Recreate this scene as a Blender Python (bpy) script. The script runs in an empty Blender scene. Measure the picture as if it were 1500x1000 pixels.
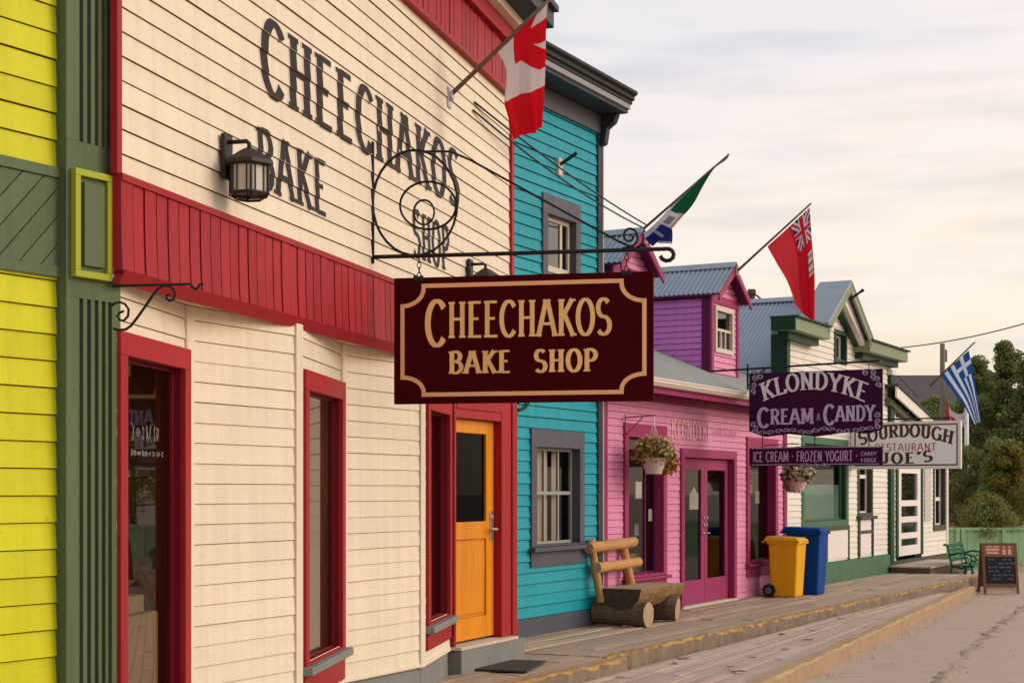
import bpy, bmesh, math, random
from mathutils import Vector, Matrix
random.seed(7)
R = math.radians
sc = bpy.context.scene
COL = sc.collection
# ------------------------------------------------------------------ camera
F, CX, HY, CH = 2300.0, 750.0, 718.0, 1.6        # focal length and horizon in photo pixels, eye height
cd = bpy.data.cameras.new('camera'); cam = bpy.data.objects.new('camera', cd); COL.objects.link(cam)
cam.location = (0, 0, CH); cam.rotation_euler = (R(90), 0, 0)
cd.sensor_width = 36.0; cd.lens = 36.0 * F / 1500.0
cd.shift_y = (HY - 500.0) / 1500.0
cd.clip_start = 0.05; cd.clip_end = 5000
sc.camera = cam
# ------------------------------------------------------------------ world
SUN_AZ, SUN_EL = 92.0, 25.0
w = bpy.data.worlds.new('World'); sc.world = w; w.use_nodes = True
nt = w.node_tree; nt.nodes.clear(); N = nt.nodes.new; L = nt.links.new
out = N('ShaderNodeOutputWorld')
tc = N('ShaderNodeTexCoord')
sky = N('ShaderNodeTexSky'); sky.sky_type = 'NISHITA'; sky.sun_disc = False
sky.sun_elevation = R(SUN_EL); sky.sun_rotation = R(SUN_AZ); sky.dust_density = 3.0
bg1 = N('ShaderNodeBackground'); bg1.inputs['Strength'].default_value = 0.05
L(sky.outputs[0], bg1.inputs['Color'])
sep = N('ShaderNodeSeparateXYZ'); L(tc.outputs['Generated'], sep.inputs[0])
mp = N('ShaderNodeMapping'); mp.inputs['Scale'].default_value = (2.0, 2.0, 9.0); mp.inputs['Rotation'].default_value = (0.15, 0.10, 0.4)
L(tc.outputs['Generated'], mp.inputs['Vector'])
nz = N('ShaderNodeTexNoise'); nz.inputs['Scale'].default_value = 2.2; nz.inputs['Detail'].default_value = 7; nz.inputs['Roughness'].default_value = 0.55
nz.inputs['Distortion'].default_value = 0.6
L(mp.outputs[0], nz.inputs['Vector'])
# gradient coordinate: height, bluer to the left
gx = N('ShaderNodeMath'); gx.operation = 'MULTIPLY'; gx.inputs[1].default_value = -0.16; L(sep.outputs['X'], gx.inputs[0])
ga = N('ShaderNodeMath'); ga.operation = 'ADD'; L(sep.outputs['Z'], ga.inputs[0]); L(gx.outputs[0], ga.inputs[1])
gn = N('ShaderNodeMath'); gn.operation = 'MULTIPLY_ADD'; gn.inputs[1].default_value = 0.34; gn.inputs[2].default_value = -0.17
L(nz.outputs['Fac'], gn.inputs[0])
gs = N('ShaderNodeMath'); gs.operation = 'ADD'; L(ga.outputs[0], gs.inputs[0]); L(gn.outputs[0], gs.inputs[1])
cr = N('ShaderNodeValToRGB'); e = cr.color_ramp.elements
e[0].position = 0.0; e[0].color = (0.96, 0.77, 0.56, 1)
e[1].position = 1.0; e[1].color = (0.60, 0.66, 0.76, 1)
for p, c in ((0.10, (1.0, 0.83, 0.68, 1)), (0.22, (0.95, 0.83, 0.75, 1)), (0.36, (0.79, 0.76, 0.76, 1)), (0.55, (0.69, 0.71, 0.76, 1))):
    x = e.new(p); x.color = c
L(gs.outputs[0], cr.inputs[0])
# thin grey streaks of cloud
mp2 = N('ShaderNodeMapping'); mp2.inputs['Scale'].default_value = (3.0, 3.0, 22.0); mp2.inputs['Rotation'].default_value = (0.22, 0.16, 0.0)
L(tc.outputs['Generated'], mp2.inputs['Vector'])
nz2 = N('ShaderNodeTexNoise'); nz2.inputs['Scale'].default_value = 2.6; nz2.inputs['Detail'].default_value = 6; L(mp2.outputs[0], nz2.inputs['Vector'])
cr2 = N('ShaderNodeValToRGB'); cr2.color_ramp.elements[0].position = 0.45; cr2.color_ramp.elements[1].position = 0.72
cr2.color_ramp.elements[0].color = (1, 1, 1, 1); cr2.color_ramp.elements[1].color = (0.80, 0.83, 0.88, 1)
L(nz2.outputs['Fac'], cr2.inputs[0])
mx = N('ShaderNodeMix'); mx.data_type = 'RGBA'; mx.blend_type = 'MULTIPLY'; mx.inputs['Factor'].default_value = 1.0
L(cr.outputs[0], mx.inputs['A']); L(cr2.outputs[0], mx.inputs['B'])
bg2 = N('ShaderNodeBackground'); bg2.inputs['Strength'].default_value = 0.84; L(mx.outputs['Result'], bg2.inputs['Color'])
ad = N('ShaderNodeAddShader'); L(bg1.outputs[0], ad.inputs[0]); L(bg2.outputs[0], ad.inputs[1]); L(ad.outputs[0], out.inputs[0])
# ------------------------------------------------------------------ sun
sd = bpy.data.lights.new('sun', 'SUN'); sun = bpy.data.objects.new('sun', sd); COL.objects.link(sun)
sd.energy = 1.25; sd.angle = R(32); sd.color = (1.0, 0.90, 0.77)
dirv = Vector((math.sin(R(SUN_AZ)) * math.cos(R(SUN_EL)), math.cos(R(SUN_AZ)) * math.cos(R(SUN_EL)), math.sin(R(SUN_EL))))
sun.rotation_euler = (-dirv).to_track_quat('-Z', 'Y').to_euler()
sun.location = dirv * 60
sc.view_settings.view_transform = 'Standard'; sc.view_settings.look = 'None'
sc.view_settings.exposure = 0.08; sc.view_settings.gamma = 1.0
sc.render.engine = 'CYCLES'
try:
    sc.cycles.use_denoising = True
    sc.cycles.max_bounces = 8; sc.cycles.transparent_max_bounces = 12
except Exception: pass

# ------------------------------------------------------------------ materials
MATS = {}
def _mat(name):
    m = bpy.data.materials.new(name); m.use_nodes = True
    t = m.node_tree; b = t.nodes['Principled BSDF']
    return m, t, b
def paint(name, c, rough=0.55, *A_, **K_):
    return _paint(name, c, rough, *A_, **K_)
def _paint(name, c, rough=0.55, var=0.10, grain=(1, 1, 1), gscale=6.0, bump=0.15, isl=0.06, dirt=0.0, dirtc=(0.10, 0.075, 0.05), metal=0.0, spec=0.2, fine=60.0, rot=None, streak=0.0):
    """painted / raw surface: broad noise, fine grain, a little difference between separate boards, patches of wear"""
    if name in MATS: return MATS[name]
    m, t, b = _mat(name); n = t.nodes.new; l = t.links.new
    tcn = n('ShaderNodeTexCoord'); mpn = n('ShaderNodeMapping'); mpn.inputs['Scale'].default_value = grain
    if rot is not None:
        mpn.vector_type = 'TEXTURE'; mpn.inputs['Rotation'].default_value = (0, 0, rot); mpn.inputs['Scale'].default_value = tuple(1 / q for q in grain)
    l(tcn.outputs['Object'], mpn.inputs['Vector'])
    a = n('ShaderNodeTexNoise'); a.inputs['Scale'].default_value = gscale; a.inputs['Detail'].default_value = 6; a.inputs['Roughness'].default_value = 0.65
    l(mpn.outputs[0], a.inputs['Vector'])
    g = n('ShaderNodeNewGeometry')
    s1 = n('ShaderNodeMath'); s1.operation = 'MULTIPLY_ADD'; s1.inputs[1].default_value = 2 * var; s1.inputs[2].default_value = 1 - var
    l(a.outputs['Fac'], s1.inputs[0])
    s2 = n('ShaderNodeMath'); s2.operation = 'MULTIPLY_ADD'; s2.inputs[1].default_value = 2 * isl; s2.inputs[2].default_value = 1 - isl
    l(g.outputs['Random Per Island'], s2.inputs[0])
    s3 = n('ShaderNodeMath'); s3.operation = 'MULTIPLY'; l(s1.outputs[0], s3.inputs[0]); l(s2.outputs[0], s3.inputs[1])
    vm = n('ShaderNodeVectorMath'); vm.operation = 'SCALE'; vm.inputs[0].default_value = c[:3]; l(s3.outputs[0], vm.inputs['Scale'])
    last = vm.outputs[0]
    if dirt > 0:
        d = n('ShaderNodeTexNoise'); d.inputs['Scale'].default_value = 1.7; d.inputs['Detail'].default_value = 9; d.inputs['Roughness'].default_value = 0.72
        l(tcn.outputs['Object'], d.inputs['Vector'])
        r = n('ShaderNodeValToRGB'); r.color_ramp.elements[0].position = 0.50; r.color_ramp.elements[1].position = 0.75
        r.color_ramp.elements[1].color = (dirt, dirt, dirt, 1); l(d.outputs['Fac'], r.inputs[0])
        mm = n('ShaderNodeMix'); mm.data_type = 'RGBA'; mm.inputs['B'].default_value = (*dirtc, 1)
        l(r.outputs[0], mm.inputs['Factor']); l(last, mm.inputs['A']); last = mm.outputs['Result']
    if streak > 0:      # run marks and faded patches, fixed on the boards
        m2 = n('ShaderNodeMapping'); m2.inputs['Scale'].default_value = (7, 7, .45); l(tcn.outputs['Object'], m2.inputs['Vector'])
        k2_ = n('ShaderNodeTexNoise'); k2_.inputs['Scale'].default_value = 1.6; k2_.inputs['Detail'].default_value = 8; k2_.inputs['Roughness'].default_value = .7; l(m2.outputs[0], k2_.inputs['Vector'])
        r2 = n('ShaderNodeValToRGB'); r2.color_ramp.elements[0].position = .42; r2.color_ramp.elements[1].position = .72
        r2.color_ramp.elements[0].color = (1 + streak * .25,) * 3 + (1,); r2.color_ramp.elements[1].color = (1 - streak, 1 - streak * 1.1, 1 - streak * 1.25, 1); l(k2_.outputs['Fac'], r2.inputs[0])
        # specks: nail heads, knots and chips
        k3 = n('ShaderNodeTexNoise'); k3.inputs['Scale'].default_value = 34; k3.inputs['Detail'].default_value = 3; l(tcn.outputs['Object'], k3.inputs['Vector'])
        r3 = n('ShaderNodeValToRGB'); r3.color_ramp.elements[0].position = .68; r3.color_ramp.elements[1].position = .74; r3.color_ramp.elements[1].color = (1 - 2.2 * streak,) * 3 + (1,); r3.color_ramp.elements[0].color = (1, 1, 1, 1); l(k3.outputs['Fac'], r3.inputs[0])
        q1 = n('ShaderNodeMix'); q1.data_type = 'RGBA'; q1.blend_type = 'MULTIPLY'; q1.inputs['Factor'].default_value = 1; l(last, q1.inputs['A']); l(r2.outputs[0], q1.inputs['B'])
        q2 = n('ShaderNodeMix'); q2.data_type = 'RGBA'; q2.blend_type = 'MULTIPLY'; q2.inputs['Factor'].default_value = 1; l(q1.outputs['Result'], q2.inputs['A']); l(r3.outputs[0], q2.inputs['B']); last = q2.outputs['Result']
    l(last, b.inputs['Base Color'])
    b.inputs['Roughness'].default_value = rough; b.inputs['Metallic'].default_value = metal
    b.inputs['Specular IOR Level'].default_value = spec
    f = n('ShaderNodeTexNoise'); f.inputs['Scale'].default_value = fine; f.inputs['Detail'].default_value = 4; l(mpn.outputs[0], f.inputs['Vector'])
    ma = n('ShaderNodeMath'); ma.operation = 'ADD'; l(f.outputs['Fac'], ma.inputs[0]); l(a.outputs['Fac'], ma.inputs[1])
    bp = n('ShaderNodeBump'); bp.inputs['Strength'].default_value = bump; bp.inputs['Distance'].default_value = 0.004
    l(ma.outputs[0], bp.inputs['Height']); l(bp.outputs[0], b.inputs['Normal'])
    MATS[name] = m; return m
def glass(name, tint=(0.75, 0.78, 0.78), ior=1.5, rough=0.03):
    if name in MATS: return MATS[name]
    m, t, b = _mat(name); n = t.nodes.new; l = t.links.new; t.nodes.remove(b)
    o = [x for x in t.nodes if x.type == 'OUTPUT_MATERIAL'][0]
    tr = n('ShaderNodeBsdfTransparent'); tr.inputs[0].default_value = (*tint, 1)
    gl = n('ShaderNodeBsdfGlossy'); gl.inputs['Roughness'].default_value = rough
    fr = n('ShaderNodeFresnel'); fr.inputs['IOR'].default_value = ior
    tcn = n('ShaderNodeTexCoord'); ns = n('ShaderNodeTexNoise'); ns.inputs['Scale'].default_value = 1.3; l(tcn.outputs['Object'], ns.inputs['Vector'])
    bp = n('ShaderNodeBump'); bp.inputs['Strength'].default_value = 0.03; bp.inputs['Distance'].default_value = 0.01; l(ns.outputs['Fac'], bp.inputs['Height'])
    l(bp.outputs[0], gl.inputs['Normal'])
    mxs = n('ShaderNodeMixShader'); l(fr.outputs[0], mxs.inputs[0]); l(tr.outputs[0], mxs.inputs[1]); l(gl.outputs[0], mxs.inputs[2]); l(mxs.outputs[0], o.inputs[0])
    MATS[name] = m; return m
def cloth(name, attr=True, c=(1, 1, 1), trans=0.35):
    if name in MATS: return MATS[name]
    m, t, b = _mat(name); n = t.nodes.new; l = t.links.new
    o = [x for x in t.nodes if x.type == 'OUTPUT_MATERIAL'][0]
    b.inputs['Roughness'].default_value = 0.85; b.inputs['Specular IOR Level'].default_value = 0.15
    tl = n('ShaderNodeBsdfTranslucent'); ms = n('ShaderNodeMixShader'); ms.inputs[0].default_value = trans
    if attr:
        a = n('ShaderNodeVertexColor'); a.layer_name = 'pattern'
        l(a.outputs[0], b.inputs['Base Color']); l(a.outputs[0], tl.inputs[0])
    else:
        b.inputs['Base Color'].default_value = (*c, 1); tl.inputs[0].default_value = (*c, 1)
    l(b.outputs[0], ms.inputs[1]); l(tl.outputs[0], ms.inputs[2]); l(ms.outputs[0], o.inputs[0])
    MATS[name] = m; return m
def leafmat(name, c1, c2, c3=None, trans=0.25):
    if name in MATS: return MATS[name]
    m, t, b = _mat(name); n = t.nodes.new; l = t.links.new
    o = [x for x in t.nodes if x.type == 'OUTPUT_MATERIAL'][0]
    g = n('ShaderNodeNewGeometry'); r = n('ShaderNodeValToRGB'); r.color_ramp.elements[0].color = (*c1, 1); r.color_ramp.elements[1].color = (*c2, 1)
    if c3:
        r.color_ramp.elements[1].position = 0.8; q = r.color_ramp.elements.new(1.0); q.color = (*c3, 1)
    l(g.outputs['Random Per Island'], r.inputs[0]); l(r.outputs[0], b.inputs['Base Color'])
    b.inputs['Roughness'].default_value = 0.7; b.inputs['Specular IOR Level'].default_value = 0.2
    tl = n('ShaderNodeBsdfTranslucent'); l(r.outputs[0], tl.inputs[0]); ms = n('ShaderNodeMixShader'); ms.inputs[0].default_value = trans
    l(b.outputs[0], ms.inputs[1]); l(tl.outputs[0], ms.inputs[2]); l(ms.outputs[0], o.inputs[0])
    MATS[name] = m; return m

BOARD = (1, 1, 14)      # grain stretched along the boards (horizontal)
VBOARD = (12, 12, 1.2)
M_yel = paint('yellow_siding_paint', (0.57, 0.545, 0.005), 0.5, 0.08, BOARD, 4, 0.25, streak=0.12)
M_green = paint('olive_green_paint', (0.100, 0.135, 0.066), 0.6, 0.14, VBOARD, 4, 0.35, streak=0.16)
M_lime = paint('lime_trim_paint', (0.34, 0.36, 0.02), 0.55, 0.1)
M_cream = paint('cream_siding_paint', (0.75, 0.635, 0.485), 0.55, 0.06, BOARD, 3, 0.3, 0.035, 0.06, (0.42, 0.32, 0.22), streak=0.1)
M_creamgap = paint('brown_lap_gap', (0.26, 0.135, 0.045), 0.8, 0.2)  # brown, darker than the boards, for lap grooves and lip undersides
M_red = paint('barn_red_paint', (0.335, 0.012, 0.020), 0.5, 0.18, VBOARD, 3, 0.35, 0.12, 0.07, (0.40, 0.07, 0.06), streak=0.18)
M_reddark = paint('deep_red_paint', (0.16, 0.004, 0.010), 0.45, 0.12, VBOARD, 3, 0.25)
M_letter = paint('brown_black_lettering', (0.020, 0.012, 0.010), 0.6, 0.3, (1, 1, 1), 12, 0.1)
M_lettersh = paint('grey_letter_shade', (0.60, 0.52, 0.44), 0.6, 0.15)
M_teal = paint('teal_siding_paint', (0.006, 0.285, 0.345), 0.5, 0.09, BOARD, 3, 0.25, 0.05, streak=0.16)
M_tealgap = paint('teal_gap', (0.004, 0.09, 0.12), 0.8)
M_slate = paint('slate_trim_paint', (0.085, 0.083, 0.105), 0.5, 0.12, VBOARD, 3, 0.2, 0.1, streak=0.12)
M_slatedk = paint('charcoal_cornice_paint', (0.035, 0.035, 0.045), 0.5, 0.12)
M_ltgrey = paint('light_grey_moulding', (0.42, 0.40, 0.42), 0.5, 0.1)
M_pink = paint('pink_siding_paint', (0.665, 0.235, 0.395), 0.55, 0.07, BOARD, 3, 0.25, 0.045, streak=0.12)
M_pinkgap = paint('pink_gap', (0.20, 0.03, 0.09), 0.8)
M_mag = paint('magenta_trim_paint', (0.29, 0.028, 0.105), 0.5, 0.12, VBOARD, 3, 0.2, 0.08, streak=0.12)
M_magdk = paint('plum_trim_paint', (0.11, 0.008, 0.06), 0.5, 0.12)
M_purp = paint('purple_siding_paint', (0.58, 0.19, 0.53), 0.55, 0.08, BOARD, 3, 0.25, streak=0.12)
M_purpgap = paint('purple_gap', (0.14, 0.02, 0.14), 0.8)
M_gutter = paint('off_white_gutter', (0.74, 0.64, 0.55), 0.35, 0.06)
M_metalroof = paint('galvanised_roof', (0.25, 0.29, 0.33), 0.42, 0.18, (1, 1, 1), 2.2, 0.1, 0.0, 0.22, (0.34, 0.33, 0.32), 0.35, 0.5)
M_flatroof = paint('grey_metal_flashing', (0.30, 0.33, 0.35), 0.4, 0.15, (1, 1, 1), 3, 0.08, 0.1, 0.2, (0.40, 0.40, 0.40), 0.3)
M_asph = paint('weathered_roofing', (0.27, 0.27, 0.25), 0.85, 0.3, (1, 1, 1), 6, 0.6, 0.1, 0.3, (0.36, 0.35, 0.31))
M_white = paint('white_siding_paint', (0.76, 0.70, 0.62), 0.55, 0.05, BOARD, 3, 0.2, 0.03, streak=0.12)
M_whitegap = paint('white_gap', (0.30, 0.25, 0.20), 0.8)
M_whitepanel = paint('white_panel_paint', (0.78, 0.70, 0.66), 0.5, 0.05)
M_dkgreen = paint('dark_green_paint', (0.012, 0.050, 0.022), 0.5, 0.15, VBOARD, 3, 0.2)
M_mosgreen = paint('moss_green_paint', (0.065, 0.150, 0.085), 0.6, 0.25, (1, 1, 1), 3, 0.4, 0.05, 0.2, (0.16, 0.18, 0.12), streak=0.2)
M_sungreen = paint('sunlit_green_fascia', (0.20, 0.25, 0.15), 0.5, 0.1)  # green trim with the sunlight on it put into the colour
M_orange = paint('orange_varnished_wood', (0.68, 0.235, 0.006), 0.35, 0.16, VBOARD, 3, 0.15, 0.08, 0.10, (0.42, 0.12, 0.01), streak=0.2)
M_sign = paint('maroon_sign_paint', (0.053, 0.0014, 0.004), 0.6, 0.15, (1, 1, 1), 3, 0.05, 0.0, 0, (0, 0, 0), 0, 0.03)
M_gold = paint('gold_sign_paint', (0.84, 0.44, 0.19), 0.5, 0.10, (1, 1, 1), 14, 0.05)
M_gold2 = paint('yellow_gold_letter_paint', (0.86, 0.53, 0.20), 0.5, 0.18, (1, 1, 1), 16, 0.05)
M_purpsign = paint('purple_sign_paint', (0.046, 0.005, 0.036), 0.6, 0.15, spec=0.1)
M_lilac = paint('lilac_letter_paint', (0.50, 0.40, 0.58), 0.5, 0.25, (1, 1, 1), 20, 0.05)
M_paleletter = paint('pale_letter_paint', (0.72, 0.66, 0.66), 0.5, 0.12, (1, 1, 1), 20, 0.05)
M_scroll = paint('silver_scroll_paint', (0.33, 0.29, 0.36), 0.5, 0.3, (1, 1, 1), 20, 0.05)
M_wsign = paint('white_sign_paint', (0.82, 0.79, 0.78), 0.5, 0.06)
M_brownletter = paint('brown_letter_paint', (0.07, 0.03, 0.02), 0.5, 0.2)
M_redletter = paint('red_letter_paint', (0.42, 0.05, 0.06), 0.5, 0.2)
M_iron = paint('black_wrought_iron', (0.018, 0.014, 0.014), 0.5, 0.3, (1, 1, 1), 20, 0.2)
M_bronze = paint('dark_bronze', (0.035, 0.025, 0.022), 0.45, 0.3, (1, 1, 1), 15, 0.2)
M_milky = paint('milky_lantern_glass', (0.50, 0.45, 0.36), 0.25, 0.12)
M_steel = paint('brushed_steel', (0.55, 0.53, 0.50), 0.3, 0.1, metal=0.9)
M_polewood = paint('varnished_pole_wood', (0.16, 0.10, 0.065), 0.5, 0.2)
M_concrete = paint('stained_concrete', (0.21, 0.205, 0.19), 0.85, 0.25, (1, 1, 1), 3, 0.5, 0, 0.45, (0.12, 0.12, 0.11))
M_threshold = paint('worn_threshold', (0.55, 0.47, 0.38), 0.7, 0.2, (1, 1, 1), 8, 0.3)
M_deck = paint('weathered_boardwalk', (0.42, 0.305, 0.220), 0.85, 0.30, (.35, 7, 1), 2.0, 0.8, 0.16, 0.35, (0.22, 0.155, 0.11), rot=1.084)
M_deck2 = paint('grey_boardwalk_planks', (0.50, 0.375, 0.300), 0.85, 0.26, (.35, 7, 1), 2.0, 0.8, 0.15, 0.30, (0.30, 0.215, 0.165), rot=1.084)
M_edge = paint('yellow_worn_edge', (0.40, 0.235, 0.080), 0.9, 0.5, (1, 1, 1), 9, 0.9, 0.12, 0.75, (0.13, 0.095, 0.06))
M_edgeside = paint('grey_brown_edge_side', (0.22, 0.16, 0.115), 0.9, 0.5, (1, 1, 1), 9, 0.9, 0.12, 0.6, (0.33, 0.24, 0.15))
M_rail = paint('ochre_timber', (0.42, 0.275, 0.145), 0.85, 0.34, (1, 1, 1), 3, 0.5, 0.05, 0.4, (0.40, 0.25, 0.13))
M_railside = paint('tan_timber', (0.37, 0.24, 0.145), 0.85, 0.3, (1, 1, 1), 6, 0.5, 0.05, 0.4, (0.30, 0.20, 0.13))
M_street = paint('packed_dirt', (0.47, 0.350, 0.265), 0.95, 0.20, (1.0, 3, 1), 2.8, 1.0, 0, 0.30, (0.39, 0.285, 0.21), fine=40)
M_soil = paint('dark_loose_dirt', (0.34, 0.25, 0.175), 1.0, 0.35, (1, 1, 1), 7, 1.0, 0.2, 0.5, (0.42, 0.30, 0.21))
M_mat = paint('rubber_mat', (0.055, 0.05, 0.045), 0.8, 0.3, (1, 1, 1), 40, 0.6)
M_log = paint('peeled_log', (0.46, 0.235, 0.085), 0.6, 0.28, (1, 1, 1), 7, 0.5, 0.08, 0.3, (0.24, 0.12, 0.05))
M_bark = paint('old_bark_wood', (0.25, 0.14, 0.06), 0.8, 0.7, (1, 1, 1), 9, 0.9, 0.1, 0.6, (0.33, 0.20, 0.07))
M_logend = paint('sawn_log_end', (0.40, 0.27, 0.17), 0.8, 0.3, (1, 1, 1), 12, 0.5)
M_logdark = paint('dark_weathered_log', (0.13, 0.085, 0.055), 0.85, 0.45, (1, 1, 1), 8, 0.8, 0.1, 0.4, (0.22, 0.15, 0.10))
M_binY = paint('yellow_bin_plastic', (0.74, 0.37, 0.008), 0.42, 0.05, (1, 1, 1), 3, 0.05, 0, streak=0.1)
M_binB = paint('blue_bin_plastic', (0.003, 0.050, 0.25), 0.5, 0.06, (1, 1, 1), 3, 0.05, 0, spec=0.1, streak=0.12)
M_rubber = paint('black_rubber', (0.015, 0.015, 0.016), 0.7, 0.2)
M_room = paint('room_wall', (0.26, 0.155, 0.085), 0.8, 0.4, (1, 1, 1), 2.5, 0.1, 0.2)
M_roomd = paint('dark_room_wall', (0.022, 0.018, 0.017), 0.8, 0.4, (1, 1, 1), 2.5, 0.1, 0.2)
M_curtain = paint('pale_curtain', (0.74, 0.66, 0.57), 0.9, 0.15, (1, 1, 1), 3, 0.3, 0.1, 0.45, (0.62, 0.32, 0.18))
M_reflblind = paint('cream_reflection_blind', (0.72, 0.60, 0.44), 0.8, 0.08)  # cream tone of the siding mirrored in the bay glass
M_paper = paint('white_paper', (0.70, 0.68, 0.62), 0.8, 0.08)
M_boxbrown = paint('cardboard', (0.34, 0.23, 0.14), 0.8, 0.2)
M_lace = paint('teal_patterned_blind', (0.22, 0.42, 0.34), 0.8, 0.45, (1, 1, 1), 18, 0.1, 0, 0.5, (0.48, 0.58, 0.50))
M_sash = paint('pale_sash_paint', (0.60, 0.52, 0.42), 0.5, 0.08)
M_fence = paint('light_green_fence_paint', (0.34, 0.54, 0.29), 0.7, 0.15, VBOARD, 2, 0.3, 0.10)
M_pot = paint('pale_pink_pot', (0.62, 0.46, 0.43), 0.5, 0.12)
M_benchg = paint('green_bench_paint', (0.008, 0.10, 0.045), 0.4, 0.2)
M_aframe = paint('reddish_frame_wood', (0.17, 0.075, 0.042), 0.6, 0.25, VBOARD, 4, 0.2)
M_board = paint('chalkboard', (0.012, 0.012, 0.016), 0.6, 0.4, (1, 1, 1), 12, 0.05)
M_orpanel = paint('orange_header_board', (0.30, 0.09, 0.045), 0.5, 0.15)
M_chalk = paint('smudged_chalk', (0.09, 0.10, 0.13), 0.9, 0.5, (1, 1, 1), 20, 0.05)
M_farroof = paint('brown_grey_shingles', (0.105, 0.090, 0.085), 0.9, 0.3, (1, 1, 1), 3, 0.4, 0.1, 0.4, (0.15, 0.12, 0.10))
M_farwall = paint('far_tan_wall', (0.40, 0.27, 0.17), 0.8, 0.15)
M_shed = paint('orange_brown_shed', (0.36, 0.16, 0.06), 0.8, 0.2)
M_pole = paint('grey_pole_wood', (0.20, 0.17, 0.13), 0.8, 0.2)
M_whitepole = paint('white_pole_paint', (0.74, 0.72, 0.68), 0.4, 0.05)
M_bark2 = paint('tree_bark', (0.10, 0.075, 0.05), 0.9, 0.4, (6, 6, 1), 4, 0.7)
G_clear = glass('window_glass', (0.72, 0.72, 0.70), 1.38)
G_dark = glass('shop_window_glass', (0.80, 0.78, 0.74), 1.55, 0.015)
G_black = glass('dark_door_glass', (0.25, 0.25, 0.25), 1.12, 0.02)
G_refl = glass('bay_side_glass', (0.6, 0.58, 0.55), 2.0, 0.01)
G_sky = glass('old_reflective_glass', (0.35, 0.36, 0.36), 2.6, 0.05)

# ------------------------------------------------------------------ geometry helpers
def P(px, py, Z): return Vector((Z * (px - CX) / F, Z, CH + Z * (HY - py) / F))
def gp(px, py, z=0.0):
    Z = (CH - z) * F / (py - HY); return Vector((Z * (px - CX) / F, Z, z))
class Plane:
    def __init__(s, px0, Z0, px1, Z1):
        s.A = Vector((Z0 * (px0 - CX) / F, Z0, 0)); B = Vector((Z1 * (px1 - CX) / F, Z1, 0))
        s.len = (B - s.A).length; s.u = (B - s.A) / s.len; s.n = Vector((s.u.y, -s.u.x, 0))
        s.ang = math.atan2(s.u.y, s.u.x)
    def W(s, a, z, d=0.0): return s.A + s.u * a + s.n * d + Vector((0, 0, z))
    def s(s, px, d=0.0):
        r = Vector(((px - CX) / F, 1, 0)); O = s.A + s.n * d
        den = r.x * s.u.y - r.y * s.u.x
        t = (O.x * s.u.y - O.y * s.u.x) / den
        return (r * t - O).dot(s.u)
    def sz(s, px, py, d=0.0):
        a = s.s(px, d); p = s.W(a, 0, d); return a, CH + p.y * (HY - py) / F
WM = {}
def setp(o, parent):
    o.parent = parent
def thing(name, label, cat, loc=(0, 0, 0), rotz=0.0, group=None):
    o = bpy.data.objects.new(name, None); COL.objects.link(o); o.empty_display_size = 0.2
    o.location = loc; o.rotation_euler = (0, 0, rotz)
    o['label'] = label; o['category'] = cat
    if group: o['group'] = group
    WM[o] = Matrix.Translation(Vector(loc)) @ Matrix.Rotation(rotz, 4, 'Z')
    return o
def tag(o, label, cat, group=None):
    o['label'] = label; o['category'] = cat
    if group: o['group'] = group
    return o
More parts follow.
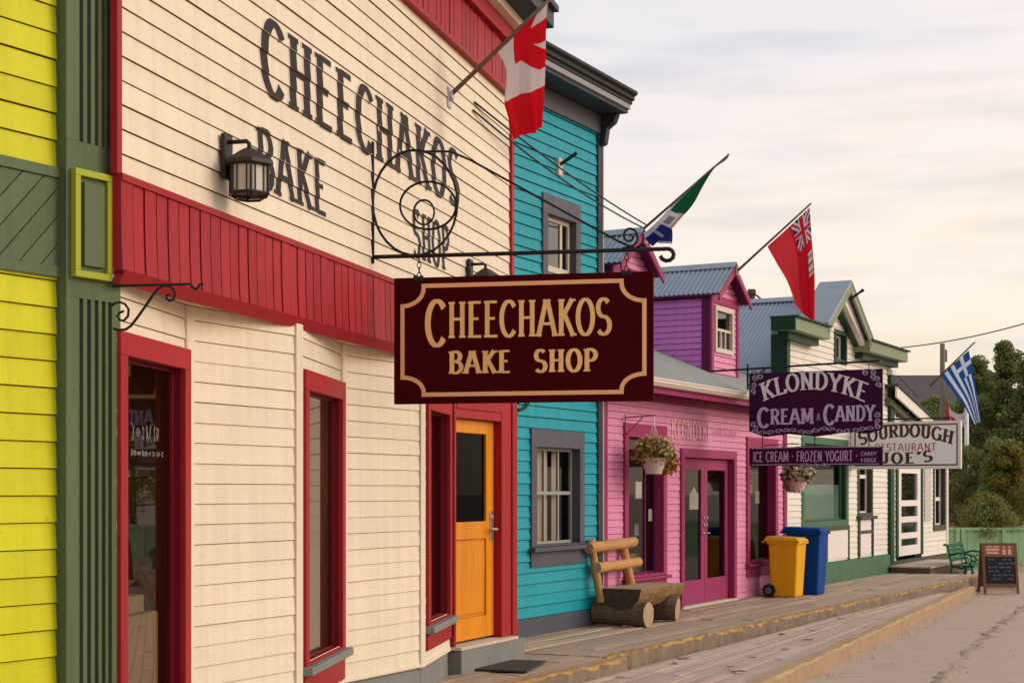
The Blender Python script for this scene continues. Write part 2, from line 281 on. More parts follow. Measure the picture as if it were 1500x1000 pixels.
class MB:
    def __init__(s): s.v = []; s.f = []; s.m = []
    def face(s, pts, m=0):
        i = len(s.v); s.v += [Vector(p) for p in pts]; s.f.append(list(range(i, i + len(pts)))); s.m.append(m)
    def hexa(s, p, m=0):   # p: 8 points, bottom ring 0-3, top ring 4-7
        i = len(s.v); s.v += [Vector(q) for q in p]
        for q in ((3, 2, 1, 0), (4, 5, 6, 7), (0, 1, 5, 4), (1, 2, 6, 5), (2, 3, 7, 6), (3, 0, 4, 7)):
            s.f.append([i + k for k in q]); s.m.append(m)
    def box(s, c0, c1, m=0):
        (a, b, c), (d, e_, f) = c0, c1
        s.hexa([(a, b, c), (d, b, c), (d, e_, c), (a, e_, c), (a, b, f), (d, b, f), (d, e_, f), (a, e_, f)], m)
    def pb(s, pl, s0, s1, z0, z1, d0, d1, m=0):
        s.hexa([pl.W(s0, z0, d1), pl.W(s1, z0, d1), pl.W(s1, z0, d0), pl.W(s0, z0, d0),
                pl.W(s0, z1, d1), pl.W(s1, z1, d1), pl.W(s1, z1, d0), pl.W(s0, z1, d0)], m)
    def prism(s, pts, vec, m=0, mside=None):
        i = len(s.v); k = len(pts); vec = Vector(vec)
        s.v += [Vector(p) for p in pts] + [Vector(p) + vec for p in pts]
        s.f.append(list(range(i, i + k))[::-1]); s.m.append(m)
        s.f.append(list(range(i + k, i + 2 * k))); s.m.append(m)
        for a in range(k):
            b = (a + 1) % k; s.f.append([i + a, i + b, i + k + b, i + k + a]); s.m.append(m if mside is None else mside)
    def pprism(s, pl, sz, d0, d1, m=0):
        s.prism([pl.W(a, z, d0) for a, z in sz], pl.n * (d1 - d0), m)
    def tube(s, pts, r, n=8, m=0, caps=True, wob=0.0):
        pts = [Vector(p) for p in pts]; k = len(pts); rs = r if isinstance(r, (list, tuple)) else [r] * k
        i0 = len(s.v); up = None
        for j, p in enumerate(pts):
            t = (pts[min(j + 1, k - 1)] - pts[max(j - 1, 0)])
            if t.length < 1e-9: t = Vector((0, 0, 1))
            t.normalize()
            if up is None:
                up = Vector((0, 0, 1)) if abs(t.z) < 0.9 else Vector((1, 0, 0))
            a = t.cross(up)
            if a.length < 1e-6: a = t.cross(Vector((0, 1, 0)))
            a.normalize(); b = a.cross(t); up = b
            for q in range(n):
                th = 2 * math.pi * q / n; rr = rs[j] * (1 + random.uniform(-wob, wob))
                s.v.append(p + a * (math.cos(th) * rr) + b * (math.sin(th) * rr))
        for j in range(k - 1):
            for q in range(n):
                q2 = (q + 1) % n
                s.f.append([i0 + j * n + q, i0 + j * n + q2, i0 + (j + 1) * n + q2, i0 + (j + 1) * n + q]); s.m.append(m)
        if caps:
            s.f.append([i0 + q for q in range(n)][::-1]); s.m.append(m)
            s.f.append([i0 + (k - 1) * n + q for q in range(n)]); s.m.append(m)
    def lathe(s, c, prof, n=20, m=0):
        c = Vector(c); i0 = len(s.v)
        for r, z in prof:
            for q in range(n):
                th = 2 * math.pi * q / n; s.v.append(c + Vector((r * math.cos(th), r * math.sin(th), z)))
        for j in range(len(prof) - 1):
            for q in range(n):
                q2 = (q + 1) % n; s.f.append([i0 + j * n + q, i0 + j * n + q2, i0 + (j + 1) * n + q2, i0 + (j + 1) * n + q]); s.m.append(m)
        s.f.append([i0 + q for q in range(n)][::-1]); s.m.append(m)
        s.f.append([i0 + (len(prof) - 1) * n + q for q in range(n)]); s.m.append(m)
    def split(s, name, mats, parent=None, group=1, **k):
        """every run of `group` touching boxes becomes a part of its own"""
        res = []; step = 6 * group
        for i in range(0, len(s.f), step):
            m = MB(); fs = s.f[i:i + step]; ids = sorted({v for f in fs for v in f}); mp_ = {v: q for q, v in enumerate(ids)}
            m.v = [s.v[v] for v in ids]; m.f = [[mp_[v] for v in f] for f in fs]; m.m = s.m[i:i + step]; res.append(m.build(name, mats, parent, **k))
        return res
    def build(s, name, mats, parent=None, smooth=False, bevel=0.0, local=False, colors=None, recalc=True):
        me = bpy.data.meshes.new(name)
        M = WM.get(parent, Matrix.Identity(4))
        inv = Matrix.Identity(4) if local else M.inverted()
        me.from_pydata([inv @ v for v in s.v], [], s.f)
        if not isinstance(mats, (list, tuple)): mats = [mats]
        for m in mats: me.materials.append(m)
        me.polygons.foreach_set('material_index', s.m)
        if smooth: me.polygons.foreach_set('use_smooth', [True] * len(s.f))
        if recalc:
            bm = bmesh.new(); bm.from_mesh(me); bmesh.ops.recalc_face_normals(bm, faces=bm.faces); bm.to_mesh(me); bm.free()
        if colors:
            ca = me.color_attributes.new('pattern', 'FLOAT_COLOR', 'CORNER'); k = 0
            for pi, p in enumerate(me.polygons):
                for _ in p.loop_indices: ca.data[_].color = (*colors[pi], 1)
        me.update()
        o = bpy.data.objects.new(name, me); COL.objects.link(o)
        if parent is not None: o.parent = parent
        WM[o] = M
        if bevel:
            b = o.modifiers.new('bevel', 'BEVEL'); b.width = bevel; b.segments = 2; b.limit_method = 'ANGLE'; b.angle_limit = R(40)
        if smooth and bevel == 0:
            pass
        return o
def struct(o): o['kind'] = 'structure'; return o

def siding(pl, name, parent, s0, s1, z0, z1, ex, mat, gmat, opens=(), lip=0.014, base=0.002, gap=0.006, lim=None, seed=1, lab=None):
    rnd = random.Random(seed); mb = MB(); wob = {}
    k = 0; z = z0
    while z < z1 - 1e-4:
        za, zb = z, min(z + ex, z1)
        dl = rnd.uniform(-0.0015, 0.002); gz = gap * rnd.uniform(0.7, 1.3); wob[k] = (za, dl, gz)
        cuts = sorted({za, zb} | {q for o in opens for q in (o[2], o[3]) if za < q < zb})
        A, B = s0, s1
        if lim:
            l0 = lim((za + zb) / 2); A, B = max(s0, l0[0]), min(s1, l0[1])
        if B - A > 0.01:
            dz = lambda q: lip + dl + (base - lip) * max(0.0, (q - za - gz)) / ex
            for c0, c1 in zip(cuts[:-1], cuts[1:]):
                mid = (c0 + c1) / 2; seg = [(A, B)]
                for o in opens:
                    if o[2] <= mid <= o[3]:
                        ns = []
                        for a, b in seg:
                            if o[1] <= a or o[0] >= b: ns.append((a, b)); continue
                            if o[0] > a: ns.append((a, o[0]))
                            if o[1] < b: ns.append((o[1], b))
                        seg = ns
                for a, b in seg:
                    # split long boards at random butt joints
                    js = [a]; q = a + rnd.uniform(1.6, 4.2)
                    while q < b - 0.5: js.append(q); q += rnd.uniform(2.4, 4.4)
                    js.append(b)
                    lo = c0 + gz if c0 == za else c0
                    if lo >= c1: continue
                    for x, y in zip(js[:-1], js[1:]):
                        t0, t1 = rnd.uniform(-0.0012, 0.0012), rnd.uniform(-0.0012, 0.0012)
                        i = len(mb.v)
                        y2 = y - 0.002
                        mb.v += [pl.W(x, lo + t0, dz(lo)), pl.W(y2, lo + t1, dz(lo)), pl.W(y2, c1, dz(c1)), pl.W(x, c1, dz(c1))]
                        mb.f.append([i, i + 1, i + 2, i + 3]); mb.m.append(0)
                        if c0 == za:
                            mb.v += [pl.W(x, lo + t0, -0.006), pl.W(y2, lo + t1, -0.006)]
                            mb.f.append([i + 5, i + 4, i, i + 1][::-1]); mb.m.append(1)
                    if c0 == za:
                        mb.face([pl.W(a, za - 0.004, -0.004), pl.W(b, za - 0.004, -0.004), pl.W(b, lo + 0.006, -0.004), pl.W(a, lo + 0.006, -0.004)], 1)
        z += ex; k += 1
    o = mb.build(name, [mat, gmat], parent, recalc=False)
    if lab: o['label'] = lab
    def dfun(zq):
        kk = int((zq - z0) / ex + 1e-6); za, dl, gz = wob.get(kk, (zq, 0, 0))
        return lip + dl + (base - lip) * max(0.0, zq - za - gz) / ex
    return o, dfun

# ------------------------------------------------------------------ stroke lettering
def EL(cx, cy, rx, ry, a0, a1, n=16): return [(cx + rx * math.cos(R(a0 + (a1 - a0) * i / n)), cy + ry * math.sin(R(a0 + (a1 - a0) * i / n))) for i in range(n + 1)]
GL = {
 'A': (.70, [[(.04, 0), (.33, 1)], [(.37, 1), (.66, 0)], [(.16, .34), (.54, .34)]]),
 'B': (.62, [[(.14, 0), (.14, 1)], [(.14, .98), (.30, .98)] + EL(.30, .76, .22, .22, 90, -90, 8) + [(.14, .54)], [(.14, .53), (.30, .53)] + EL(.30, .28, .27, .26, 90, -90, 8) + [(.14, .02)]]),
 'C': (.62, [EL(.34, .5, .27, .48, 42, 318, 22)]),
 'D': (.66, [[(.14, 0), (.14, 1)], [(.14, .98), (.26, .98)] + EL(.26, .5, .33, .48, 90, -90, 14) + [(.14, .02)]]),
 'E': (.56, [[(.14, 0), (.14, 1)], [(.14, .97), (.50, .97)], [(.14, .52), (.42, .52)], [(.14, .03), (.52, .03)]]),
 'F': (.54, [[(.14, 0), (.14, 1)], [(.14, .97), (.50, .97)], [(.14, .54), (.42, .54)]]),
 'G': (.68, [EL(.35, .5, .28, .48, 42, 330, 22), [(.59, .02), (.59, .44)], [(.42, .44), (.66, .44)]]),
 'H': (.68, [[(.14, 0), (.14, 1)], [(.54, 0), (.54, 1)], [(.14, .52), (.54, .52)]]),
 'I': (.28, [[(.14, 0), (.14, 1)]]),
 'J': (.50, [[(.36, 1), (.36, .24)] + EL(.22, .22, .14, .20, 0, -170, 8)]),
 'K': (.64, [[(.14, 0), (.14, 1)], [(.54, 1), (.17, .48)], [(.26, .58), (.58, 0)]]),
 'L': (.54, [[(.14, 0), (.14, 1)], [(.14, .05), (.54, .05)], [(.14, .02), (.54, .02)], [(.52, .0), (.54, .22)]]),
 'M': (.84, [[(.12, 0), (.14, 1)], [(.16, 1), (.42, .15)], [(.42, .15), (.68, 1)], [(.70, 1), (.72, 0)]]),
 'N': (.70, [[(.14, 0), (.14, 1)], [(.14, .98), (.56, .02)], [(.56, 0), (.56, 1)]]),
 'O': (.68, [EL(.34, .5, .27, .48, 90, 450, 28)]),
 'P': (.60, [[(.14, 0), (.14, 1)], [(.14, .98), (.28, .98)] + EL(.28, .73, .25, .25, 90, -90, 8) + [(.14, .48)]]),
 'R': (.64, [[(.14, 0), (.14, 1)], [(.14, .98), (.28, .98)] + EL(.28, .74, .24, .24, 90, -90, 8) + [(.14, .50)], [(.32, .50), (.56, 0)]]),
 'S': (.56, [EL(.28, .74, .20, .24, 35, 270, 12) + EL(.28, .26, .22, .24, 90, -145, 12)[1:]]),
 'T': (.58, [[(.29, 0), (.29, 1)], [(.04, .97), (.54, .97)]]),
 'U': (.66, [[(.14, 1), (.14, .30)] + EL(.33, .28, .19, .26, 180, 360, 10) + [(.52, .30), (.52, 1)]]),
 'Y': (.64, [[(.06, 1), (.32, .48)], [(.58, 1), (.32, .48)], [(.32, .5), (.32, 0)]]),
 'Z': (.58, [[(.08, .97), (.50, .97)], [(.50, .95), (.08, .05)], [(.08, .03), (.52, .03)]]),
 '&': (.66, [[(.60, .05), (.20, .66)] + EL(.32, .80, .13, .18, 200, -20, 8) + EL(.26, .24, .20, .22, 70, 330, 10)]),
 '.': (.24, [[(.12, .44), (.12, .58)]]), '-': (.36, [[(.06, .5), (.30, .5)]]),
 "'": (.20, [[(.12, 1.0), (.08, .74)]]), '4': (.56, [[(.40, 0), (.40, 1)], [(.40, 1), (.05, .32)], [(.05, .32), (.54, .32)]]), ' ': (.38, []),
}
def ribbon(pts, hw):
    """list of quads for one pen stroke; hw(tx,ty) gives half-width"""
    k = len(pts); Lp = []; Rp = []
    for j in range(k):
        a = pts[max(j - 1, 0)]; b = pts[min(j + 1, k - 1)]
        tx, ty = b[0] - a[0], b[1] - a[1]; q = math.hypot(tx, ty) or 1; tx /= q; ty /= q
        h = hw(tx, ty); Lp.append((pts[j][0] - ty * h, pts[j][1] + tx * h)); Rp.append((pts[j][0] + ty * h, pts[j][1] - tx * h))
    return [[Rp[j], Rp[j + 1], Lp[j + 1], Lp[j]] for j in range(k - 1)]
def letters(text, thick=.085, thin=.045, serif=.075, track=.05, caps=None):
    """strokes (each a list of quads) of a line of text, x from 0 to 1, y 0..1 (first letter may be taller)"""
    x = 0; res = []
    for idx, ch in enumerate(text):
        wd, st = GL[ch]; sc_ = 1.0; yo = 0.0
        if caps and idx in caps: sc_, yo = caps[idx]
        for poly in st:
            pts = [(x + px * sc_, yo + py * sc_) for px, py in poly]
            hw = lambda tx, ty: (thin + (thick - thin) * abs(ty)) * sc_
            res.append(ribbon(pts, hw))
            if serif:
                for e0, e1 in ((0, 1), (-1, -2)):
                    (ex, ey), (fx, fy) = poly[e0], poly[e1]
                    if (ey <= .03 or ey >= .99) and abs(ey - fy) > .25:
                        yy = ey + (thin * .8 if ey < .5 else -thin * .8)
                        res.append(ribbon([(x + (ex - serif - thick) * sc_, yo + yy * sc_), (x + (ex + serif + thick) * sc_, yo + yy * sc_)], lambda tx, ty: thin * .8 * sc_))
        x += (wd + track) * sc_
    x -= track
    return [[[(px / x, py) for px, py in q] for q in stq] for stq in res], x
def put_letters(mb, strokes, fn, depth_vec, m=0, lift=0.0004):
    """raised painted letters: fn maps (x,y) in 0..1 to a world point on the board"""
    dv = Vector(depth_vec); dn = dv.normalized()
    for k, st in enumerate(strokes):
        off = dn * (lift * (k % 9))
        i = len(mb.v)
        pr = [fn(*st[0][0]) , fn(*st[0][3])]
        mb.v += [Vector(p) + dv + off for p in pr]
        for q in st:
            j = len(mb.v); mb.v += [Vector(fn(*q[1])) + dv + off, Vector(fn(*q[2])) + dv + off]
            mb.f.append([j - 2, j, j + 1, j - 1]); mb.m.append(m)
def clip_y(poly, lo, hi):
    def half(pp, c, sgn):
        o = []
        for a, b in zip(pp, pp[1:] + pp[:1]):
            ina, inb = sgn * (a[1] - c) >= 0, sgn * (b[1] - c) >= 0
            if ina: o.append(a)
            if ina != inb:
                t = (c - a[1]) / (b[1] - a[1]); o.append((a[0] + t * (b[0] - a[0]), c))
        return o
    p = half(poly, lo, 1)
    return half(p, hi, -1) if len(p) > 2 else []
def wall_letters(mb, pl, text, s0, s1, z0, z1, zb, ex, dfun, m=0, lift=0.0015, **kw):
    st, _ = letters(text, **kw)
    for k, stq in enumerate(st):
        for q in stq:
            poly = [(s0 + x * (s1 - s0), z0 + y * (z1 - z0)) for x, y in q]
            lo = min(p[1] for p in poly); hi = max(p[1] for p in poly)
            i0 = int((lo - zb) / ex) - 1; i1 = int((hi - zb) / ex) + 1
            for i in range(i0, i1 + 1):
                c = clip_y(poly, zb + i * ex + 0.006, zb + (i + 1) * ex - 0.001)
                if len(c) > 2:
                    ze = zb + i * ex + 0.02
                    mb.face([pl.W(a, b, dfun(min(max(b, zb + i * ex + .007), zb + (i + 1) * ex - .002)) + lift + 0.0003 * (k % 7)) for a, b in c], m)

# ------------------------------------------------------------------ building bits
def frame_boxes(mb, pl, s0, s1, z0, z1, ws, wt, wb, d0, d1, m=0):
    """four-sided casing; uprights butt between head and foot"""
    mb.pb(pl, s0, s0 + ws, z0 + wb, z1 - wt, d0, d1, m); mb.pb(pl, s1 - ws, s1, z0 + wb, z1 - wt, d0, d1, m)
    mb.pb(pl, s0, s1, z1 - wt, z1, d0, d1, m)
    if wb > 0: mb.pb(pl, s0, s1, z0, z0 + wb, d0, d1, m)
def room(pl, parent, s0, s1, z0, z1, d0=-0.16, depth=0.7, mat=None, name='room_interior', ex=0.04):
    mb = MB(); a, b, c, e_ = s0 - ex, s1 + ex, z0 - ex, z1 + ex; d1 = d0 - depth
    q = lambda x, z, d: pl.W(x, z, d)
    mb.face([q(a, c, d1), q(b, c, d1), q(b, e_, d1), q(a, e_, d1)])
    mb.face([q(a, c, d0), q(a, c, d1), q(a, e_, d1), q(a, e_, d0)])
    mb.face([q(b, c, d1), q(b, c, d0), q(b, e_, d0), q(b, e_, d1)])
    mb.face([q(a, e_, d0), q(a, e_, d1), q(b, e_, d1), q(b, e_, d0)])
    mb.face([q(a, c, d1), q(a, c, d0), q(b, c, d0), q(b, c, d1)])
    return mb.build(name, mat or M_room, parent, recalc=False)
def pane(pl, parent, s0, s1, z0, z1, d, mat=None, name='pane'):
    mb = MB(); mb.face([pl.W(s0, z0, d), pl.W(s1, z0, d), pl.W(s1, z1, d), pl.W(s0, z1, d)])
    return mb.build(name, mat or G_clear, parent, recalc=False)
def window(pl, parent, s0, s1, z0, z1, ws, wt, wb, trim, d1=0.035, dback=-0.14, sashw=0.035, sash=None, glassm=None, gd=-0.09, bars=(), roomm=None, sill=None, apron=None, depth=0.7, jamb=None):
    """casing from the opening's outer edge; z0..z1 without apron"""
    mb = MB(); frame_boxes(mb, pl, s0, s1, z0, z1, ws, wt, wb, -0.002, d1)
    w_ = mb.build('window', trim, parent, bevel=0.004)
    a, b, c, e_ = s0 + ws, s1 - ws, z0 + wb, z1 - wt
    jb = MB(); t = 0.012
    jb.pb(pl, a - t, a + 0.003, c, e_, dback, -0.003); jb.pb(pl, b - 0.003, b + t, c, e_, dback, -0.003); jb.pb(pl, a - t, b + t, e_ - 0.003, e_ + t, dback, -0.003); jb.pb(pl, a - t, b + t, c - t, c + 0.003, dback, -0.003)
    jb.build('jamb', jamb or trim, w_)
    if sashw:
        sb = MB(); frame_boxes(sb, pl, a + .004, b - .004, c + .004, e_ - .004, sashw, sashw, sashw, gd - 0.02, gd + 0.02)
        for kind, f0, wd in bars:
            if kind == 'v': x = a + f0 * (b - a); sb.pb(pl, x - wd / 2, x + wd / 2, c + sashw + .004, e_ - sashw - .004, gd - 0.014, gd + 0.016)
            else: z = c + f0 * (e_ - c); sb.pb(pl, a + sashw + .004, b - sashw - .004, z - wd / 2, z + wd / 2, gd - 0.017, gd + 0.018)
        sb.build('sash', sash or trim, w_, bevel=0.003)
    pane(pl, w_, a + .006, b - .006, c + .006, e_ - .006, gd, glassm)
    room(pl, w_, a, b, c, e_, dback - 0.01, depth, roomm)
    if sill:
        sm, over, dd, th = sill
        s_ = MB(); s_.pb(pl, s0 - over, s1 + over, z0 - th, z0 - .002, -0.01, dd); s_.build('sill', sm, w_, bevel=0.006)
        if apron:
            ap = MB(); ap.pb(pl, s0, s1, z0 - th - apron, z0 - th - .002, -0.002, d1 - .006); ap.build('apron', trim, w_, bevel=0.003)
    return w_, (a, b, c, e_)
def shell(pl, parent, s0, s1, z0, z1, depth, mat, d0=-0.02):
    """plain side and rear walls of a building"""
    mb = MB(); q = pl.W
    mb.pb(pl, s0, s0 + .1, z0, z1, -depth, d0); mb.pb(pl, s1 - .1, s1, z0, z1, -depth, d0); mb.pb(pl, s0 + .1, s1 - .1, z0, z1, -depth, -depth + .1)
    return mb.build('rear_wall', mat, parent)
def corrugated(p00, p10, p01, p11, pitch, amp):
    """p00-p10 along the eave, p01-p11 along the ridge; ribs run eave to ridge"""
    p00, p10, p01, p11 = map(Vector, (p00, p10, p01, p11)); Ln = (p10 - p00).length; k = max(4, int(Ln / pitch * 6))
    nrm = (p10 - p00).cross(p01 - p00).normalized()
    if nrm.z < 0: nrm = -nrm
    mb = MB(); 
    for i in range(k + 1):
        t = i / k; h = nrm * (amp * math.sin(2 * math.pi * t * Ln / pitch))
        mb.v += [p00.lerp(p10, t) + h, p01.lerp(p11, t) + h]
    for i in range(k): mb.f.append([2 * i, 2 * i + 2, 2 * i + 3, 2 * i + 1]); mb.m.append(0)
    # a second skin below gives the sheet thickness
    o = len(mb.v); mb.v += [v - nrm * 0.012 for v in mb.v[:o]]
    for i in range(k): mb.f.append([o + 2 * i, o + 2 * i + 1, o + 2 * i + 3, o + 2 * i + 2]); mb.m.append(0)
    for a in (0, 1):
        for i in range(k): mb.f.append([2 * i + a, 2 * i + 2 + a, o + 2 * i + 2 + a, o + 2 * i + a]); mb.m.append(0)
    return mb

# ------------------------------------------------------------------ planes
ST = Plane(877, 18.83, 1305, 30.9)                 # the street line of the teal, pink and white fronts
ZC = lambda x: 15.2 * 622 / (1370 - x)
CR = Plane(166, ZC(166), 748, 15.2)                # cream upper front
YE = Plane(-60, 7.7 * (2200 - 85) / (2200 + 60), 85, 7.7)

# ================================================================== ground
def sheet(name, pts, mat, parent=None):
    mb = MB(); mb.face(pts); return mb.build(name, mat, parent, recalc=False)
g = MB()
n_ = 40
for i in range(n_):
    for j in range(n_):
        pass
ZS = -0.27
def street_mesh():
    mb = MB(); xs = [-400, -120, -40] + [x * 0.5 for x in range(-20, 61)] + [60, 150, 500]; ys = [-300, -60, -10] + [y * 0.5 for y in range(8, 101)] + [80, 160, 1200]
    rnd = random.Random(3); H = {}
    for i, x in enumerate(xs):
        for j, y in enumerate(ys):
            mb.v.append(Vector((x, y, ZS + (rnd.uniform(-0.012, 0.012) if abs(x) < 30 and 4 <= y < 50 else 0))))
    k = len(ys)
    for i in range(len(xs) - 1):
        for j in range(k - 1):
            mb.f.append([i * k + j, (i + 1) * k + j, (i + 1) * k + j + 1, i * k + j + 1]); mb.m.append(0)
    return mb.build('street', M_street, None, smooth=True)
struct(street_mesh())
# upper boardwalk: lengthwise planks, edge board
def planks(name, la, lb, z, nrow, mat, th=0.05, gap=0.011, seed=2, parent=None, lens=(2.4, 4.2)):
    """planks running along two edge polylines la, lb (lists of XY points with equal length)"""
    rnd = random.Random(seed); mb = MB()
    def at(line, t):
        k = (len(line) - 1) * t; i = min(int(k), len(line) - 2); f = k - i
        return Vector(line[i]).lerp(Vector(line[i + 1]), f)
    Ltot = sum((Vector(la[i + 1]) - Vector(la[i])).length for i in range(len(la) - 1))
    for r in range(nrow):
        f0, f1 = r / nrow, (r + 1) / nrow
        t = 0.0; first = True
        while t < 1:
            dt = rnd.uniform(*lens) / Ltot * (rnd.random() if first else 1); first = False
            t2 = min(1, t + dt)
            if 1 - t2 < 0.02: t2 = 1
            dz = rnd.uniform(-0.006, 0.006); sub = [t]
            brk = [i / (len(la) - 1) for i in range(1, len(la) - 1)]
            sub += [q for q in brk if t < q < t2] + [t2]
            for a, b in zip(sub[:-1], sub[1:]):
                e1 = (gap / Ltot) if b == t2 else 0
                A0, B0, A1, B1 = at(la, a), at(lb, a), at(la, b - e1), at(lb, b - e1)
                wv = (B0 - A0).length or 1; g0 = gap / wv
                c = [A0.lerp(B0, f0), A1.lerp(B1, f0), A1.lerp(B1, f1 - g0), A0.lerp(B0, f1 - g0)]
                mb.hexa([(p.x, p.y, z - th + dz) for p in c] + [(p.x, p.y, z + dz) for p in c])
            t = t2
    return mb.build(name, mat, parent)
W2 = lambda s, d: (lambda p: (p.x, p.y, 0))(ST.W(s, 0, d))
sJ = ST.s(883, 1.6)
lA = [W2(sJ, -0.25), W2(4, -0.25), W2(9, -0.25), W2(13.45, -0.25)]
lB = [W2(sJ, 1.58), W2(4, 1.66), W2(9, 1.76), W2(13.45, 1.84)]
struct(planks('boardwalk', lA, lB, 0.0, 12, M_deck, seed=5))
lA2 = [W2(-14, -0.3), W2(-10, -0.3), W2(-7, -0.3), W2(-5.6, -0.3), W2(sJ - .01, -0.3)]
lB2 = [W2(-14, 4.3), W2(-10, 3.1), W2(-7, 2.0), W2(-5.6, 1.75), W2(sJ - .01, 1.78)]
struct(planks('entrance_boardwalk', lA2, lB2, -0.004, 12, M_deck, seed=8))
def edge_timber(name, line, w0, z0, z1, mat, seed=1, step=0.35, rough=0.012, mat2=None):
    """worn edge beam following a polyline, inner side on the line, outward by w0"""
    rnd = random.Random(seed); pts = []
    for a, b in zip(line[:-1], line[1:]):
        a, b = Vector(a), Vector(b); k = max(1, int((b - a).length / step))
        pts += [a.lerp(b, i / k) for i in range(k)]
    pts.append(Vector(line[-1])); mb = MB()
    for i, p in enumerate(pts):
        t = (pts[min(i + 1, len(pts) - 1)] - pts[max(i - 1, 0)]); t.z = 0; t.normalize(); nrm = Vector((t.y, -t.x, 0))
        j = lambda: rnd.uniform(-rough, rough)
        a = p; b = p + nrm * (w0 + j())
        zt = z1 + j() * .6
        mb.v += [Vector((a.x, a.y, z0)), Vector((b.x, b.y, z0)), Vector((b.x, b.y, zt - .018 + j())), Vector((b.x - nrm.x * .02, b.y - nrm.y * .02, zt)), Vector((a.x, a.y, zt))]
    for i in range(len(pts) - 1):
        o = 5 * i
        for q in range(5):
            q2 = (q + 1) % 5; mb.f.append([o + q, o + 5 + q, o + 5 + q2, o + q2]); mb.m.append(1 if (mat2 and q in (1,)) else 0)
    mb.f.append([0, 1, 2, 3, 4]); mb.m.append(0); o = 5 * (len(pts) - 1); mb.f.append([o + 4, o + 3, o + 2, o + 1, o]); mb.m.append(0)
    return mb.build(name, [mat, mat2 or mat])
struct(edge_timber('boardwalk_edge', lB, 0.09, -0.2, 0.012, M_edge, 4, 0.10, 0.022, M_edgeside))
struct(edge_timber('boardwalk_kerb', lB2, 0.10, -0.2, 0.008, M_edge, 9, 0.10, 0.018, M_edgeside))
# lower boardwalk between the edge and the ochre rail
rn, rf = Vector((2.06, 13.9, 0)), Vector((7.50, 26.6, 0)); rd = (rf - rn)
r0 = rn - rd * 0.55; r1 = rn + rd * 1.12
lo_in = [W2(-13, 4.2), W2(-9, 2.9), W2(-6.4, 1.95), W2(sJ, 1.86), W2(4, 1.76), W2(9.7, 1.87)]
lo_out = []
for p in lo_in:
    pv = Vector(p); # meet the rail line along the street normal
    k = ((pv - r0).cross(ST.n)).z / (rd.cross(ST.n)).z
    lo_out.append(tuple(r0 + rd * k))
struct(planks('lower_boardwalk', lo_in, lo_out, -0.115, 13, M_deck2, seed=12, gap=0.015))
struct(edge_timber('timber_kerb', [tuple(r0), tuple(rn), tuple(rn.lerp(rf, .5)), tuple(rf), tuple(r1)], 0.15, -0.33, -0.10, M_rail, 3, 0.22, 0.013, M_railside))
# loose dark dirt along the edge of the roadway
def dirt(name, line, w0, h, seed):
    rnd = random.Random(seed); mb = MB(); K = 9; pts = []
    for a, b in zip(line[:-1], line[1:]):
        a, b = Vector(a), Vector(b); k = max(1, int((b - a).length / .12)); pts += [a.lerp(b, i / k) for i in range(k)]
    for i, p in enumerate(pts):
        t = (pts[min(i + 1, len(pts) - 1)] - pts[max(i - 1, 0)]).normalized(); nr = Vector((t.y, -t.x, 0))
        wv = w0 * (0.55 + 0.6 * rnd.random() + .25 * math.sin(i * .35)); off = rnd.uniform(-.05, .05)
        for q in range(K):
            f = q / (K - 1); hh = h * max(0, math.sin(math.pi * f)) * rnd.uniform(.25, 1.25)
            pp = p + nr * ((f - .5) * wv + off); mb.v.append(Vector((pp.x, pp.y, ZS - 0.02 + hh + (.008 if 0 < q < K - 1 else -0.03))))
    for i in range(len(pts) - 1):
        for q in range(K - 1): mb.f.append([i * K + q, (i + 1) * K + q, (i + 1) * K + q + 1, i * K + q + 1]); mb.m.append(0)
    o = mb.build(name, M_soil, None, smooth=True); o['kind'] = 'stuff'; return o
dirt('loose_dirt', [gp(1290, 1075, ZS), gp(1375, 1000, ZS), gp(1440, 938, ZS), gp(1505, 888, ZS), gp(1560, 858, ZS)], 0.30, 0.030, 3)

def gravel():
    rnd = random.Random(77); mb = MB()
    for i in range(2600):
        if i % 3 == 0: p = r0.lerp(r1, rnd.random() ** 1.3 * .9 + .1); x, y = p.x + .17 + abs(rnd.gauss(0, .16)), p.y
        else: x, y = rnd.uniform(1.2, 14), rnd.uniform(11, 34)
        if i % 3 and (Vector((x, y, 0)) - r0).cross(rd).z < .35 * rd.length: continue
        r = rnd.choice((.006, .007, .008, .010, .010, .012, .018)) * rnd.uniform(.7, 1.3); z = ZS + r * .2; a = rnd.uniform(0, 6.28); k = len(mb.v)
        mb.v += [Vector((x + r * math.cos(a + q * 1.2566) * rnd.uniform(.7, 1.2), y + r * math.sin(a + q * 1.2566) * rnd.uniform(.7, 1.2), z - r * .4)) for q in range(5)] + [Vector((x + r * .3 * rnd.uniform(-1, 1), y, z + r * .55))]
        for q in range(5): mb.f.append([k + q, k + (q + 1) % 5, k + 5]); mb.m.append(0)
    o = mb.build('gravel', paint('gravel_stone', (.45, .335, .255), .95, .2, isl=.18), None, recalc=False); o['kind'] = 'stuff'
gravel()

# ================================================================== yellow building
zt = 7.0
yb = thing('yellow_building', 'bright yellow clapboard building with an olive green fluted corner pilaster', 'building', tuple(YE.W(0, 0, 0)))
s85 = YE.s(83.5, .012)
zb1 = YE.sz(40, 395)[1]; zb2 = YE.sz(40, 238)[1]
siding(YE, 'siding_wall', yb, -4.0, s85, 0.0, zb1 - .02, 0.131, M_yel, M_tealgap and paint('yellow_gap', (0.26, 0.20, 0.02), 0.8), lip=.014, gap=.006, seed=3)
siding(YE, 'siding_wall', yb, -4.0, s85, zb2, zt, 0.131, M_yel, MATS['yellow_gap'], lip=.013, gap=.006, seed=4)
